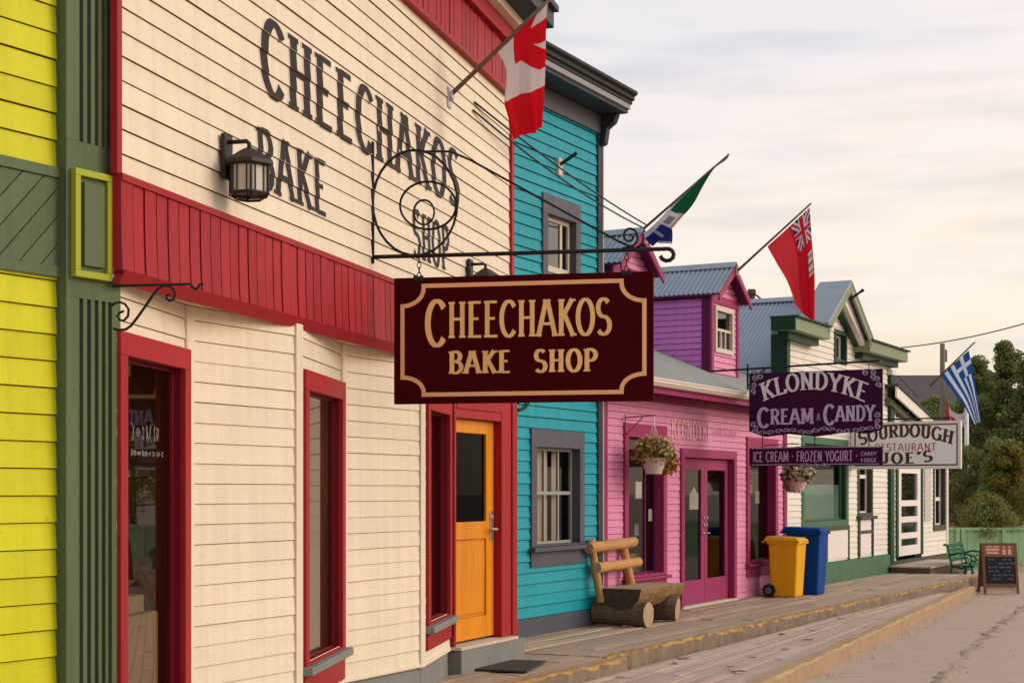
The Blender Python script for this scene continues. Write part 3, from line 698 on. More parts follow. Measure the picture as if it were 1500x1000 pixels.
# green diagonal band: boards on edge, laid at a slant
mb = MB(); mb.pb(YE, -4.0, s85 + .02, zb1 - .02, zb1 + .03, -.02, .034); mb.pb(YE, -4.0, s85 + .02, zb2 - .05, zb2 + .002, -.02, .034)
bz0, bz1 = zb1 + .03, zb2 - .05; hb = bz1 - bz0
x = -5.0
while x < s85 + .3:
    wdt = .13; sl = hb * .95
    q = [(x, bz0), (x + wdt - .006, bz0), (x + wdt - .006 + sl, bz1), (x + sl, bz1)]
    # clip at the right-hand end
    lim = s85 + .02; c = []
    for a, b in zip(q, q[1:] + q[:1]):
        if a[0] <= lim: c.append(a)
        if (a[0] <= lim) != (b[0] <= lim):
            t = (lim - a[0]) / (b[0] - a[0]); c.append((lim, a[1] + t * (b[1] - a[1])))
    if len(c) > 2: mb.pprism(YE, c, -.02, .022)
    x += wdt
mb.build('diagonal_board_band', M_green, yb, bevel=.003)
# pilaster: fluted
dP = 0.075; pA = YE.s(97, dP); pB = YE.s(166, dP) + .05
mb = MB(); mb.pb(YE, pA, pB, 0, zt, -.35, dP - .02)
sP, eP = pA, pB; wP = eP - sP
fl = [.27, .41, .55, .68, .80]   # flute centres
def flutes(z0, z1):
    xs = [0] + [q for c in fl for q in (c - .035, c + .035)] + [1]
    for i in range(0, len(xs) - 1, 2):
        mb.pb(YE, sP + xs[i] * wP, sP + xs[i + 1] * wP, z0, z1, dP - .02, dP)
zc0, zc1 = YE.sz(130, 409, dP)[1], YE.sz(130, 252, dP)[1]
flutes(0, zc0 - .10); mb.pb(YE, sP, eP, zc0 - .10, zc1 + .14, dP - .02, dP); flutes(zc1 + .14, zt)
# side board beside the pilaster
mb.pb(YE, YE.s(83, .012), pA - .001, 0, zt, -.3, .022)
mb.build('pilaster', M_green, yb, bevel=.004)
bx0, bx1 = YE.s(110, dP + .03), YE.s(165, dP + .03)
pn = MB(); frame_boxes(pn, YE, bx0, bx1, zc0, zc1, .034, .034, .034, dP - .001, dP + .035); pn_o = pn.build('raised_panel', M_lime, yb, bevel=.003)
pn = MB(); pn.pb(YE, bx0 + .034, bx1 - .034, zc0 + .034, zc1 - .034, dP - .001, dP + .012)
pn.pb(YE, bx0 + .062, bx1 - .05, zc0 + .06, zc1 - .06, dP + .011, dP + .03); pn.build('panel_board', M_green, pn_o, bevel=.003)
shell(YE, yb, -4.0, eP - .05, 0, zt, 6, M_yel, -.36)
mb = MB(); mb.pb(YE, -4.1, eP + .02, zt, zt + .12, -6.1, .25); mb.build('roof', M_asph, yb)

# ================================================================== cream bakery
cb = thing('bakery_building', 'cream clapboard bake shop front with barn red bands, angled bays and large brown wall lettering', 'building', tuple(CR.W(0, 0, 0)))
EX = .1235; LC = CR.len
zt_c = 5.40; zb_c = 3.17
o, df = siding(CR, 'upper_siding', cb, 0, LC - .02, zb_c, zt_c, EX, M_cream, M_creamgap, lip=.012, gap=.0045, seed=5)
mb = MB()
kw = dict(thick=.098, thin=.046, serif=.05, track=.105)
sL = lambda px: CR.s(px)
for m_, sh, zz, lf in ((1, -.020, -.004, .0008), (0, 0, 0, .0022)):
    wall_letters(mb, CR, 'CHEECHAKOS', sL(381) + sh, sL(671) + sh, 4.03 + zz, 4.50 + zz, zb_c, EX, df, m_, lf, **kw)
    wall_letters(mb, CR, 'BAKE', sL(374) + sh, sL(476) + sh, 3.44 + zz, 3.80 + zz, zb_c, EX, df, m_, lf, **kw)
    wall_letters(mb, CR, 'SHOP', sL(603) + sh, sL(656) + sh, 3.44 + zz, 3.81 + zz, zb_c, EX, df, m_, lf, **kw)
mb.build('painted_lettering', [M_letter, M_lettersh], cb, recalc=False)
# red board bands (boards and battens), lower one flared outward at its foot
def band(name, z0, z1, d, flare, wb, seed, toprail, botrail):
    rnd = random.Random(seed); mb = MB(); s = 0; gd_ = .016
    while s < LC - .005:
        e1 = min(s + wb * rnd.uniform(.94, 1.06), LC)
        dd = rnd.uniform(-.003, .003); c0, c1 = s, e1 - .014
        zf = z0 + .20 if flare else z0
        pts = [(z1 - (z1 - z0) * q / 6, d + flare * (q / 6) ** 2.5) for q in range(7)] if flare else [(z1, d), (z0, d)]
        prof_ = [(z, q + dd) for z, q in pts]
        mb.prism([CR.W(c0, z, q) for z, q in prof_] + [CR.W(c0, z0, -.01), CR.W(c0, z1, -.01)], CR.u * (c1 - c0))
        mb.prism([CR.W(c1, z, q - gd_) for z, q in pts] + [CR.W(c1, z0, -.01), CR.W(c1, z1, -.01)], CR.u * (e1 - c1), 1)
        s = e1
    if toprail: mb.pb(CR, 0, LC, z1 - .001, z1 + .035, -.01, d + .012)
    if botrail: mb.hexa([CR.W(0, z0 - .045, d + flare - .02), CR.W(LC, z0 - .045, d + flare - .02), CR.W(LC, z0 - .045, d + flare - .05), CR.W(0, z0 - .045, d + flare - .05), CR.W(0, z0 + .02, d + flare + .016), CR.W(LC, z0 + .02, d + flare + .016), CR.W(LC, z0 + .02, d + flare - .05), CR.W(0, z0 + .02, d + flare - .05)])
    return mb.build(name, [M_red, M_reddark], cb)
band('skirt_band', 2.68, 3.15, .04, .012, .125, 2, True, True)
band('frieze_band', 5.40, 5.82, .05, 0, .118, 3, False, False)
mb = MB(); mb.pb(CR, 0, LC, 5.36, 5.402, -.01, .066); mb.pb(CR, 0, LC, 5.82, 5.97, -.01, .11); mb.build('frieze_rail', M_red, cb, bevel=.004)
mb = MB(); mb.pb(CR, 0, LC, 5.97, 6.05, -.01, .20); mb.build('cream_moulding', M_cream, cb, bevel=.006)
mb = MB(); mb.pb(CR, -.05, LC + .05, 6.05, 6.20, -.3, .42); mb.pb(CR, -.05, LC + .05, 6.20, 6.26, -.3, .47); mb.build('cornice', M_slatedk, cb, bevel=.006)
mb = MB(); mb.pb(CR, LC - .075, LC + .01, 3.18, 5.36, -.01, .034); mb.pb(CR, -.02, .03, 3.18, 5.36, -.01, .034); mb.split('corner_board', M_red, cb, bevel=.004)
# lower storey: zig-zag bays
PT = {'a': (166, 7.91), 'b': (273, 9.03), 'c': (437, 10.02), 'e': (500, 11.39), 'g': (618, 12.455), 'h': (658, 13.73), 'i': (752, 15.0)}
pl = lambda p, q: Plane(*PT[p], *PT[q])
P1, P2, P3, P4, P5, P6 = pl('a', 'b'), pl('b', 'c'), pl('c', 'e'), pl('e', 'g'), pl('g', 'h'), pl('h', 'i')
zB, zT = .22, 2.66; EX2 = .118
def reclad(Pn, opens, seed, z0=zB): return siding(Pn, 'bay_siding', cb, .012, Pn.len - .012, z0, zT, EX2, M_cream, paint('cream_gap', (0.36, 0.26, 0.16), 0.8), opens, lip=.010, gap=.004, seed=seed)
# window beside the pilaster
w1s0, w1s1 = P1.s(168), P1.s(272); w1z1 = P1.sz(272, 512)[1]
ws_l = P1.s(186) - w1s0
reclad(P1, [(w1s0 + .08, w1s1 - .08, .3, w1z1 - .09)], 11)
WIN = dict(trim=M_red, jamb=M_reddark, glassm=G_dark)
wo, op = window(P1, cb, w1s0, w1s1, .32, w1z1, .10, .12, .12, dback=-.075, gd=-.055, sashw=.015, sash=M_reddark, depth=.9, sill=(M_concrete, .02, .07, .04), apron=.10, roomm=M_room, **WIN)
# cup shelf; tan counter and boxes stand in for the street reflected in the glass
ib = MB()
a, b, c, e_ = op
for (f0, f1, z0, z1, d0, d1) in ((.0, .98, .36, .92, -.55, -.12), (.02, .45, .921, 1.16, -.5, -.2), (.5, .85, .921, 1.02, -.42, -.16), (.0, .95, 1.42, 1.445, -.7, -.3), (.05, .2, 1.446, 1.62, -.6, -.35), (.25, .42, 1.446, 1.58, -.6, -.35), (.5, .6, 1.446, 1.66, -.6, -.35), (.7, .9, 1.446, 1.56, -.6, -.35), (.0, .95, 1.80, 1.82, -.7, -.4)):
    ib.pb(P1, a + f0 * (b - a), a + f1 * (b - a), z0, z1, d0, d1)
ib.split('interior_box', M_boxbrown, wo, bevel=.01)
mb = MB(); rn_ = random.Random(2)
for row, (zr, n_c, hh) in enumerate(((1.91, 7, .038), (1.80, 9, .014))):
    x_ = a + (b - a) * .30
    for q in range(n_c):
        w__ = (b - a) * rn_.uniform(.025, .06); h_ = hh * rn_.uniform(.4, 1.25); lp = rn_.choice((1, 2, 3)); sl_ = rn_.uniform(-.3, .5)
        pts = [(x_ + w__ * (t / 9 + .45 * math.sin(t * .7 * lp)) + sl_ * h_ * .3 * math.cos(t), zr + h_ * math.cos(t * .62 * lp + q)) for t in range(10)]
        for qd in ribbon(pts, lambda tx, ty: .0028): mb.face([P1.W(u_, z_, -.053 + .0002 * rn_.random()) for u_, z_ in qd])
        x_ += w__ * 1.5
mb.build('window_script', paint('worn_glass_lettering', (.22, .19, .17), .8, .4), wo, recalc=False)
reclad(P2, [], 12)
w2s0, w2s1 = P3.s(441), P3.s(500); w2z1 = P3.sz(441, 540)[1]; w2z0 = P3.sz(450, 972)[1]
reclad(P3, [(w2s0 + .08, w2s1 - .08, w2z0 + .02, w2z1 - .09)], 13)
wo, op = window(P3, cb, w2s0, w2s1, w2z0, w2z1, .105, .13, .015, dback=-.075, gd=-.05, sashw=.012, sash=M_reddark, depth=.9, sill=(M_concrete, .03, .085, .055), apron=.17, roomm=M_curtain, **{**WIN, 'glassm': G_refl})
bl = MB(); a, b, c, e_ = op
bl.pb(P3, a + .02, b - .02, c + .9, e_ - .02, -.30, -.29)  # added pale panel stands in for the cream siding reflected in the pane
bl.build('reflection_blind', M_reflblind, wo)
reclad(P4, [], 14)
w3s0, w3s1 = P5.s(622), P5.s(657); w3z1 = 2.36; w3z0 = P5.sz(640, 908)[1]
reclad(P5, [(w3s0 + .06, w3s1 - .06, w3z0 + .02, w3z1 - .06)], 15)
wo, op = window(P5, cb, w3s0, w3s1, w3z0, w3z1, .10, .11, .015, dback=-.075, gd=-.05, sashw=.012, sash=M_reddark, depth=.9, sill=(M_concrete, .02, .085, .06), apron=.14, roomm=M_room, **{**WIN, 'glassm': G_refl})
# corner boards of the bays
mb = MB()
for k in 'bceg':
    px, Z = PT[k]; c0 = Vector((Z * (px - CX) / F, Z, 0))
    prv = {'b': P1, 'c': P2, 'e': P3, 'g': P4}[k]; nxt = {'b': P2, 'c': P3, 'e': P4, 'g': P5}[k]
    mb.pb(prv, prv.len - .05, prv.len + .004, zB - .02, zT, -.01, .022); mb.pb(nxt, .006, .05, zB - .02, zT, -.01, .0205)
mb.split('bay_corner_board', M_cream, cb, 2, bevel=.003)
# door wall
d0s, d1s = P6.s(661), P6.s(728); dz0, dz1 = P6.sz(661, 943)[1], P6.sz(661, 611)[1]
mb = MB(); mb.pb(P6, .0, d0s, dz0 - .02, dz1 + .22, -.12, .05); mb.pb(P6, d1s, P6.len - .161, dz0 - .02, dz1 + .22, -.12, .05)
mb.pb(P6, d0s, d1s, dz1, dz1 + .08, -.12, .045); mb.pb(P6, d0s, d1s, dz1 + .08, dz1 + .22, -.12, .055); mb.build('door_frame', M_red, cb, bevel=.004)
mb = MB(); mb.pb(P6, -.02, P6.len, dz1 + .22, zT, -.12, .04); mb.build('door_header', M_red, cb, bevel=.004)
gx0, gx1 = P6.s(669), P6.s(717); gz0, gz1 = P6.sz(690, 764)[1], P6.sz(690, 634)[1]; dd0, dd1 = -.075, -.03
mb = MB(); mb.pb(P6, d0s + .004, gx0, dz0, dz1 - .004, dd0, dd1); mb.pb(P6, gx1, d1s - .004, dz0, dz1 - .004, dd0, dd1)
mb.pb(P6, gx0, gx1, gz1, dz1 - .004, dd0, dd1); pz1 = P6.sz(690, 790)[1]; pz0 = P6.sz(690, 905)[1]
mb.pb(P6, gx0, gx1, pz1, gz0, dd0, dd1); mb.pb(P6, gx0, gx1, dz0, pz0, dd0, dd1); mb.pb(P6, gx0, gx1, pz0, pz1, dd0, dd0 + .025)
mb.pb(P6, gx0 + .03, gx1 - .03, pz0 + .03, pz1 - .03, dd0 + .024, dd1 - .006)
door = mb.build('door', M_orange, cb, bevel=.006)
pane(P6, door, gx0, gx1, gz0, gz1, -.055, G_black); room(P6, cb, d0s - .1, d1s + .1, dz0, dz1 + .1, -.13, 1.2, M_roomd)
hs = (gx1 + d1s) / 2 + .01; hz = P6.sz(720, 775)[1]
mb = MB(); hp = lambda s, z, d: P6.W(s, z, d)
mb.pb(P6, hs - .03, hs + .03, hz - .10, hz + .17, dd1 - .001, dd1 + .012); mb.tube([hp(hs, hz, dd1), hp(hs, hz, dd1 + .06)], .016); mb.tube([hp(hs + .01, hz, dd1 + .06), hp(hs - .11, hz + .005, dd1 + .06)], .013)
mb.tube([hp(hs, hz + .11, dd1), hp(hs, hz + .11, dd1 + .025)], .024)
mb.build('door_handle', M_steel, door, smooth=False, bevel=.002)
# corner post, threshold, foundation
mb = MB(); mb.pb(P6, P6.len - .16, P6.len - .05, .17, 2.7, -.2, .065); mb.pb(CR, LC - .1, LC + .02, 2.6, 3.2, -.2, .05); mb.build('corner_board', M_red, cb, bevel=.004)
mb = MB(); mb.pb(P6, -.02, P6.len - .17, dz0 - .05, dz0 - .021, -.14, .13); mb.build('threshold', M_threshold, cb, bevel=.006)
mb = MB()
for Pn, dz in ((P1, -.006), (P2, -.01), (P3, -.006), (P4, -.01), (P5, -.006)):
    mb.pb(Pn, .0, Pn.len, -.05, .215, -.4, dz)
mb.pb(P6, 0, P6.len, -.05, dz0 - .05, -.4, .12)
mb.build('foundation', M_concrete, cb, bevel=.008)
mb = MB()
for Pn in (P1, P2, P3, P4, P5): mb.pb(Pn, -.01, Pn.len + .01, .205, .228, -.03, .024)
mb.build('water_table', M_cream, cb, bevel=.003)
# soffit above the bays
mb = MB(); mb.prism([CR.W(0, 2.664, .005), CR.W(LC, 2.664, .005), CR.W(LC, 2.664, -1.2), CR.W(0, 2.664, -1.2)], (0, 0, .05)); mb.build('soffit', M_cream, cb)
shell(CR, cb, .3, LC, 0, 6.0, 7, M_cream, -.9); mb = MB(); mb.pb(CR, .3, LC, 2.75, 6.0, -.92, -.03); mb.build('wall_core', M_cream, cb); mb = MB(); mb.pb(CR, 0, LC, 6.0, 6.06, -7, -.32); mb.build('roof', M_asph, cb)

# ================================================================== teal building
tb = thing('teal_building', 'narrow two-storey teal clapboard building with slate grey window trim and a bracketed dark cornice', 'building', tuple(ST.W(-2, 0, 0)))
ta, te = ST.s(742), ST.s(876)
ZT = 5.86
lw = (ST.s(775), ST.s(853)); lz1 = ST.sz(775, 627)[1]; lz0 = ST.sz(785, 801)[1]
uw = (ST.s(792), ST.s(847)); uz1 = ST.sz(792, 281)[1]; uz0 = 3.42
siding(ST, 'siding_wall', tb, ta, te, .20, ZT, .1225, M_teal, M_tealgap, [(lw[0] + .07, lw[1] - .07, lz0 + .02, lz1 - .08), (uw[0] + .06, uw[1] - .06, uz0 + .05, uz1 - .08)], lip=.018, gap=.007, seed=21)
mb = MB(); mb.pb(ST, ta, te + .02, -.03, .2, -.1, .022); mb.build('base_board', M_slate, tb, bevel=.004)
mb = MB(); mb.pb(ST, te - .06, te + .05, .2, ZT, -.05, .035); mb.build('corner_board', M_slatedk, tb, bevel=.004)
mb = MB(); mb.pb(ST, te + .05, te + .075, .2, ZT - .05, -.02, .045); mb.build('downpipe', M_ltgrey, tb, bevel=.004)
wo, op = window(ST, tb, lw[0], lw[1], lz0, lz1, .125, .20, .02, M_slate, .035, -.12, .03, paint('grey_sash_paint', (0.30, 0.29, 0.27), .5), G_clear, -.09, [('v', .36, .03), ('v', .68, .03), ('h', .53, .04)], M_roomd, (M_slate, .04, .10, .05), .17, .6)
a, b, c, e_ = op; cu = MB()
for f0, f1 in ((.02, .25), (.33, .60), (.70, .80)):
    k = 10
    for i in range(k):
        t0, t1 = f0 + (f1 - f0) * i / k, f0 + (f1 - f0) * (i + 1) / k
        q = lambda t, z: ST.W(a + t * (b - a), z, -.165 + .012 * math.sin(t * 60))
        cu.face([q(t0, c), q(t1, c), q(t1, e_), q(t0, e_)])
cu.build('curtain', M_curtain, wo, recalc=False)
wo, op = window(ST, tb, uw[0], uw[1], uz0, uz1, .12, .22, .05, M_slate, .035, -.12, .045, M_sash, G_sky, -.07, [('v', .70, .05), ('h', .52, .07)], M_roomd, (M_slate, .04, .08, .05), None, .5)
a, b, c, e_ = op; bl = MB(); bl.pb(ST, a + .03, b - .03, c + .55 * (e_ - c), e_ - .03, -.17, -.16); bl.build('reflection_blind', M_curtain, wo)  # blind kept pale so its colour carries a cream reflection
mb = MB(); mb.pb(ST, ta, te + .06, ZT, 6.078, -.1, .05); mb.build('frieze', M_slate, tb, bevel=.004)
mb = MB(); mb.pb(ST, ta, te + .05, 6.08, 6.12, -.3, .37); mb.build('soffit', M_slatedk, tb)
mb = MB(); mb.pb(ST, ta, te + .06, 6.122, 6.185, -.3, .40); mb.build('fascia', paint('dull_grey_fascia', (0.27, 0.26, 0.28), .6), tb, bevel=.006)
mb = MB(); prof = [(.41, 6.187), (.41, 6.225), (.44, 6.235), (.44, 6.275), (.48, 6.30), (.48, 6.335), (-.3, 6.335), (-.3, 6.187)]
mb.prism([ST.W(ta, z, d) for d, z in prof], ST.u * (te + .09 - ta)); mb.build('cornice_crown', paint('brown_grey_cornice', (0.020, 0.018, 0.018), .6), tb, bevel=.003)
for sb in (te - .03,):
    mb = MB(); mb.prism([ST.W(sb, z, d) for d, z in ((.051, 5.72), (.10, 5.74), (.13, 5.92), (.22, 5.98), (.26, 6.078), (.051, 6.078))], ST.u * .10); mb.build('cornice_bracket', M_slatedk, tb, bevel=.006)
shell(ST, tb, ta, te, 0, 6.07, 7, M_teal, -.9); mb = MB(); mb.pb(ST, ta + .101, te - .101, 2.6, 3.2, -.85, -.02); mb.build('wall_core', M_teal, tb); mb = MB(); mb.pb(ST, ta, te, 6.12, 6.15, -7, -.31); mb.build('roof', M_asph, tb)
# side wall of the teal front next to the pink roof
mb = MB(); mb.pb(ST, te - .1, te + .0, 0, 6.07, -.9, -.06); mb.build('side_wall', M_teal, tb)

# ================================================================== pink building
pk = thing('pink_building', 'low pink clapboard shop with magenta double doors, grey metal roof and two gabled dormers', 'building', tuple(ST.W(4, 0, 0)))
pa, pe = .06, ST.s(1149); ZP = 2.86
w1 = (ST.s(912), ST.s(974)); w1z1, w1z0 = 2.44, .50
w2 = (ST.s(1092), ST.s(1137)); w2z1, w2z0 = 2.40, .50
dr = (ST.s(995), ST.s(1076)); drz1 = 2.17
siding(ST, 'siding_wall', pk, pa, pe, .0, ZP, .0885, M_pink, M_pinkgap, [(w1[0] + .07, w1[1] - .07, w1z0 + .02, w1z1 - .1), (w2[0] + .07, w2[1] - .07, w2z0 + .02, w2z1 - .1), (dr[0] + .05, dr[1] - .05, -.1, drz1 - .05)], lip=.013, gap=.006, seed=31)
# sun-bleached traces of an old painted sign above the doors
mb = MB(); st, _ = letters('KLONDYKE', thick=.07, thin=.035, serif=.07, track=.05)
gs0, gs1 = ST.s(982), ST.s(1040)
put_letters(mb, st, lambda x, y: ST.W(gs0 + x * (gs1 - gs0), 2.29 + y * .26 , .0165), ST.n * .0005, 0)
bp_ = [paint('bleached_paint', (0.76, 0.36, 0.42), .7, .5, (1, 1, 1), 14), paint('bleached_paint_two', (0.62, 0.24, 0.40), .7, .35, (1, 1, 1), 14)]
mb.build('faded_lettering', bp_, pk, recalc=False); mb = MB()
st, _ = letters('CREAM & CANDY', thick=.06, thin=.03, serif=0, track=.05)
gs2, gs3 = ST.s(1043), ST.s(1078)
put_letters(mb, st, lambda x, y: ST.W(gs2 + x * (gs3 - gs2), 2.36 + y * .13, .0165), ST.n * .0005, 1)
mb.build('faded_lettering', bp_, pk, recalc=False)
mb = MB(); mb.pb(ST, .078, .20, 0, ZP, -.03, .03); mb.pb(ST, pe - .09, pe + .02, 0, ZP, -.03, .03); mb.split('corner_board', M_mag, pk, bevel=.004)
PW = dict(trim=M_mag, d1=.035, dback=-.16, sashw=.02, sash=M_magdk, glassm=G_clear, gd=-.11, depth=.9, sill=(M_mag, .04, .09, .04), apron=.16, jamb=M_mag)
wo1, op1 = window(ST, pk, *w1, w1z0, w1z1, .12, .17, .03, roomm=M_room, bars=[('v', .72, .03)], **PW)
wo2, op2 = window(ST, pk, *w2, w2z0, w2z1, .12, .17, .03, roomm=M_room, bars=[], **PW)
def note(pl_, par, px, py, wpx, hpx, d=-.118, mat=M_paper, tilt=0):
    a0, z0 = pl_.sz(px, py + hpx, d); a1, z1 = pl_.sz(px + wpx, py, d)
    mb = MB(); mb.pb(pl_, a0, a1, z0, z1, d - .004, d); return mb.build('paper_notice', mat, par)
note(ST, wo1, 931, 705, 9, 25); note(ST, wo1, 950, 745, 9, 18); note(ST, wo1, 930, 766, 6, 18, -.3); note(ST, wo1, 925, 788, 9, 8, -.3, M_boxbrown); note(ST, wo1, 951, 810, 7, 20, -.2)
note(ST, wo2, 1106, 719, 6, 18); note(ST, wo2, 1099, 710, 3, 12)
ib = MB(); a, b, c, e_ = op1; ib.pb(ST, a, b, c, c + .25, -.7, -.3); ib.build('interior_box', M_boxbrown, wo1)
# double doors
mb = MB(); frame_boxes(mb, ST, dr[0], dr[1], 0, drz1, .11, .12, 0, -.14, .04); mb.build('door_frame', M_mag, pk, bevel=.004)
da, db = dr[0] + .115, dr[1] - .115; mid = (da + db) / 2; hw = (db - da) / 2; dzt = drz1 - .125; dzb = .035
for side, (x0, x1) in enumerate(((da, mid - .003), (mid + .003, db))):
    mb = MB(); ww = .115; gz0, gz1 = .36, dzt - .16
    mb.pb(ST, x0, x0 + ww, dzb, dzt, -.10, -.055); mb.pb(ST, x1 - ww, x1, dzb, dzt, -.10, -.055); mb.pb(ST, x0 + ww, x1 - ww, gz1, dzt, -.10, -.055); mb.pb(ST, x0 + ww, x1 - ww, dzb, gz0, -.10, -.055)
    dl = mb.build('door', M_mag, pk, bevel=.005)
    pane(ST, dl, x0 + ww, x1 - ww, gz0, gz1, -.08, G_clear)
    hx = (x1 - .05) if side == 0 else (x0 + .05)
    mb = MB()
    for zz in (1.0, 1.12, 1.22): mb.tube([ST.W(hx, zz, -.056), ST.W(hx, zz, -.03)], .02)
    mb.tube([ST.W(hx, 1.0, -.03), ST.W(hx + (-.09 if side == 0 else .09), 1.0, -.03)], .011); mb.build('door_handle', M_steel, dl)
    if side == 0:
        note(ST, dl, 1010, 722, 13, 24, -.083)
        t = MB(); p0 = ST.W(*ST.sz(1016, 722, -.083), -.083); t.prism([ST.W(*ST.sz(1012, 722, -.083), -.083), ST.W(*ST.sz(1021, 722, -.083), -.083), ST.W(*ST.sz(1016.5, 712, -.083), -.083)], ST.n * .002); t.build('notice_hanger', M_paper, dl)
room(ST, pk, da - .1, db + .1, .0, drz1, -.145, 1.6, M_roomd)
mb = MB(); mb.pb(ST, dr[0], dr[1], -.02, .03, -.14, .06); mb.build('threshold', M_threshold, pk, bevel=.005)
# eaves, gutter, roof
eD, eZ = .40, 2.97; SL = .44; rD = -3.3; rZ = eZ + SL * (eD - rD)
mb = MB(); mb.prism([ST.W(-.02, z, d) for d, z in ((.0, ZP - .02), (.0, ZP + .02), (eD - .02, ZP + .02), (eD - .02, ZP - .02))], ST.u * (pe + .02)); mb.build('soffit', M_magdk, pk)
mb = MB(); mb.pb(ST, -.02, pe + .0, ZP - .12, ZP - .02, -.02, .035); mb.pb(ST, -.02, pe, ZP - .06, ZP + .075, eD - .019, eD + .005); mb.build('fascia', M_mag, pk, bevel=.004)
mb = MB(); gp_ = [(.006, .0), (.07, .0), (.11, .045), (.11, .075), (.125, .075), (.125, .095), (.10, .095), (.10, .055), (.065, .012), (.006, .012)]
mb.prism([ST.W(-.02, eZ - .09 + z, eD + d) for d, z in gp_], ST.u * (pe + .05)); mb.build('gutter', M_gutter, pk, bevel=.002)
mb = MB(); mb.hexa([ST.W(.02, eZ - .0, eD + .03), ST.W(pe + .05, eZ, eD + .03), ST.W(pe + .05, rZ, rD), ST.W(.02, rZ, rD), ST.W(.02, eZ + .03, eD + .03), ST.W(pe + .05, eZ + .03, eD + .03), ST.W(pe + .05, rZ + .03, rD), ST.W(.02, rZ + .03, rD)])
mb.hexa([ST.W(.02, eZ - .8, rD * 2 - eD), ST.W(pe + .05, eZ - .8, rD * 2 - eD), ST.W(pe + .05, rZ, rD), ST.W(.02, rZ, rD), ST.W(.02, eZ - .77, rD * 2 - eD), ST.W(pe + .05, eZ - .77, rD * 2 - eD), ST.W(pe + .05, rZ + .03, rD), ST.W(.02, rZ + .03, rD)])
mb.build('roof', M_asph, pk)
mb = MB()
for sx in (.03, pe - .12): mb.prism([ST.W(sx, z, d) for d, z in ((-.02, 0), (-.02, ZP), (rD, rZ - .02), (2 * rD, ZP - .4), (2 * rD, 0))], ST.u * .1)
mb.build('end_wall', M_pink, pk)
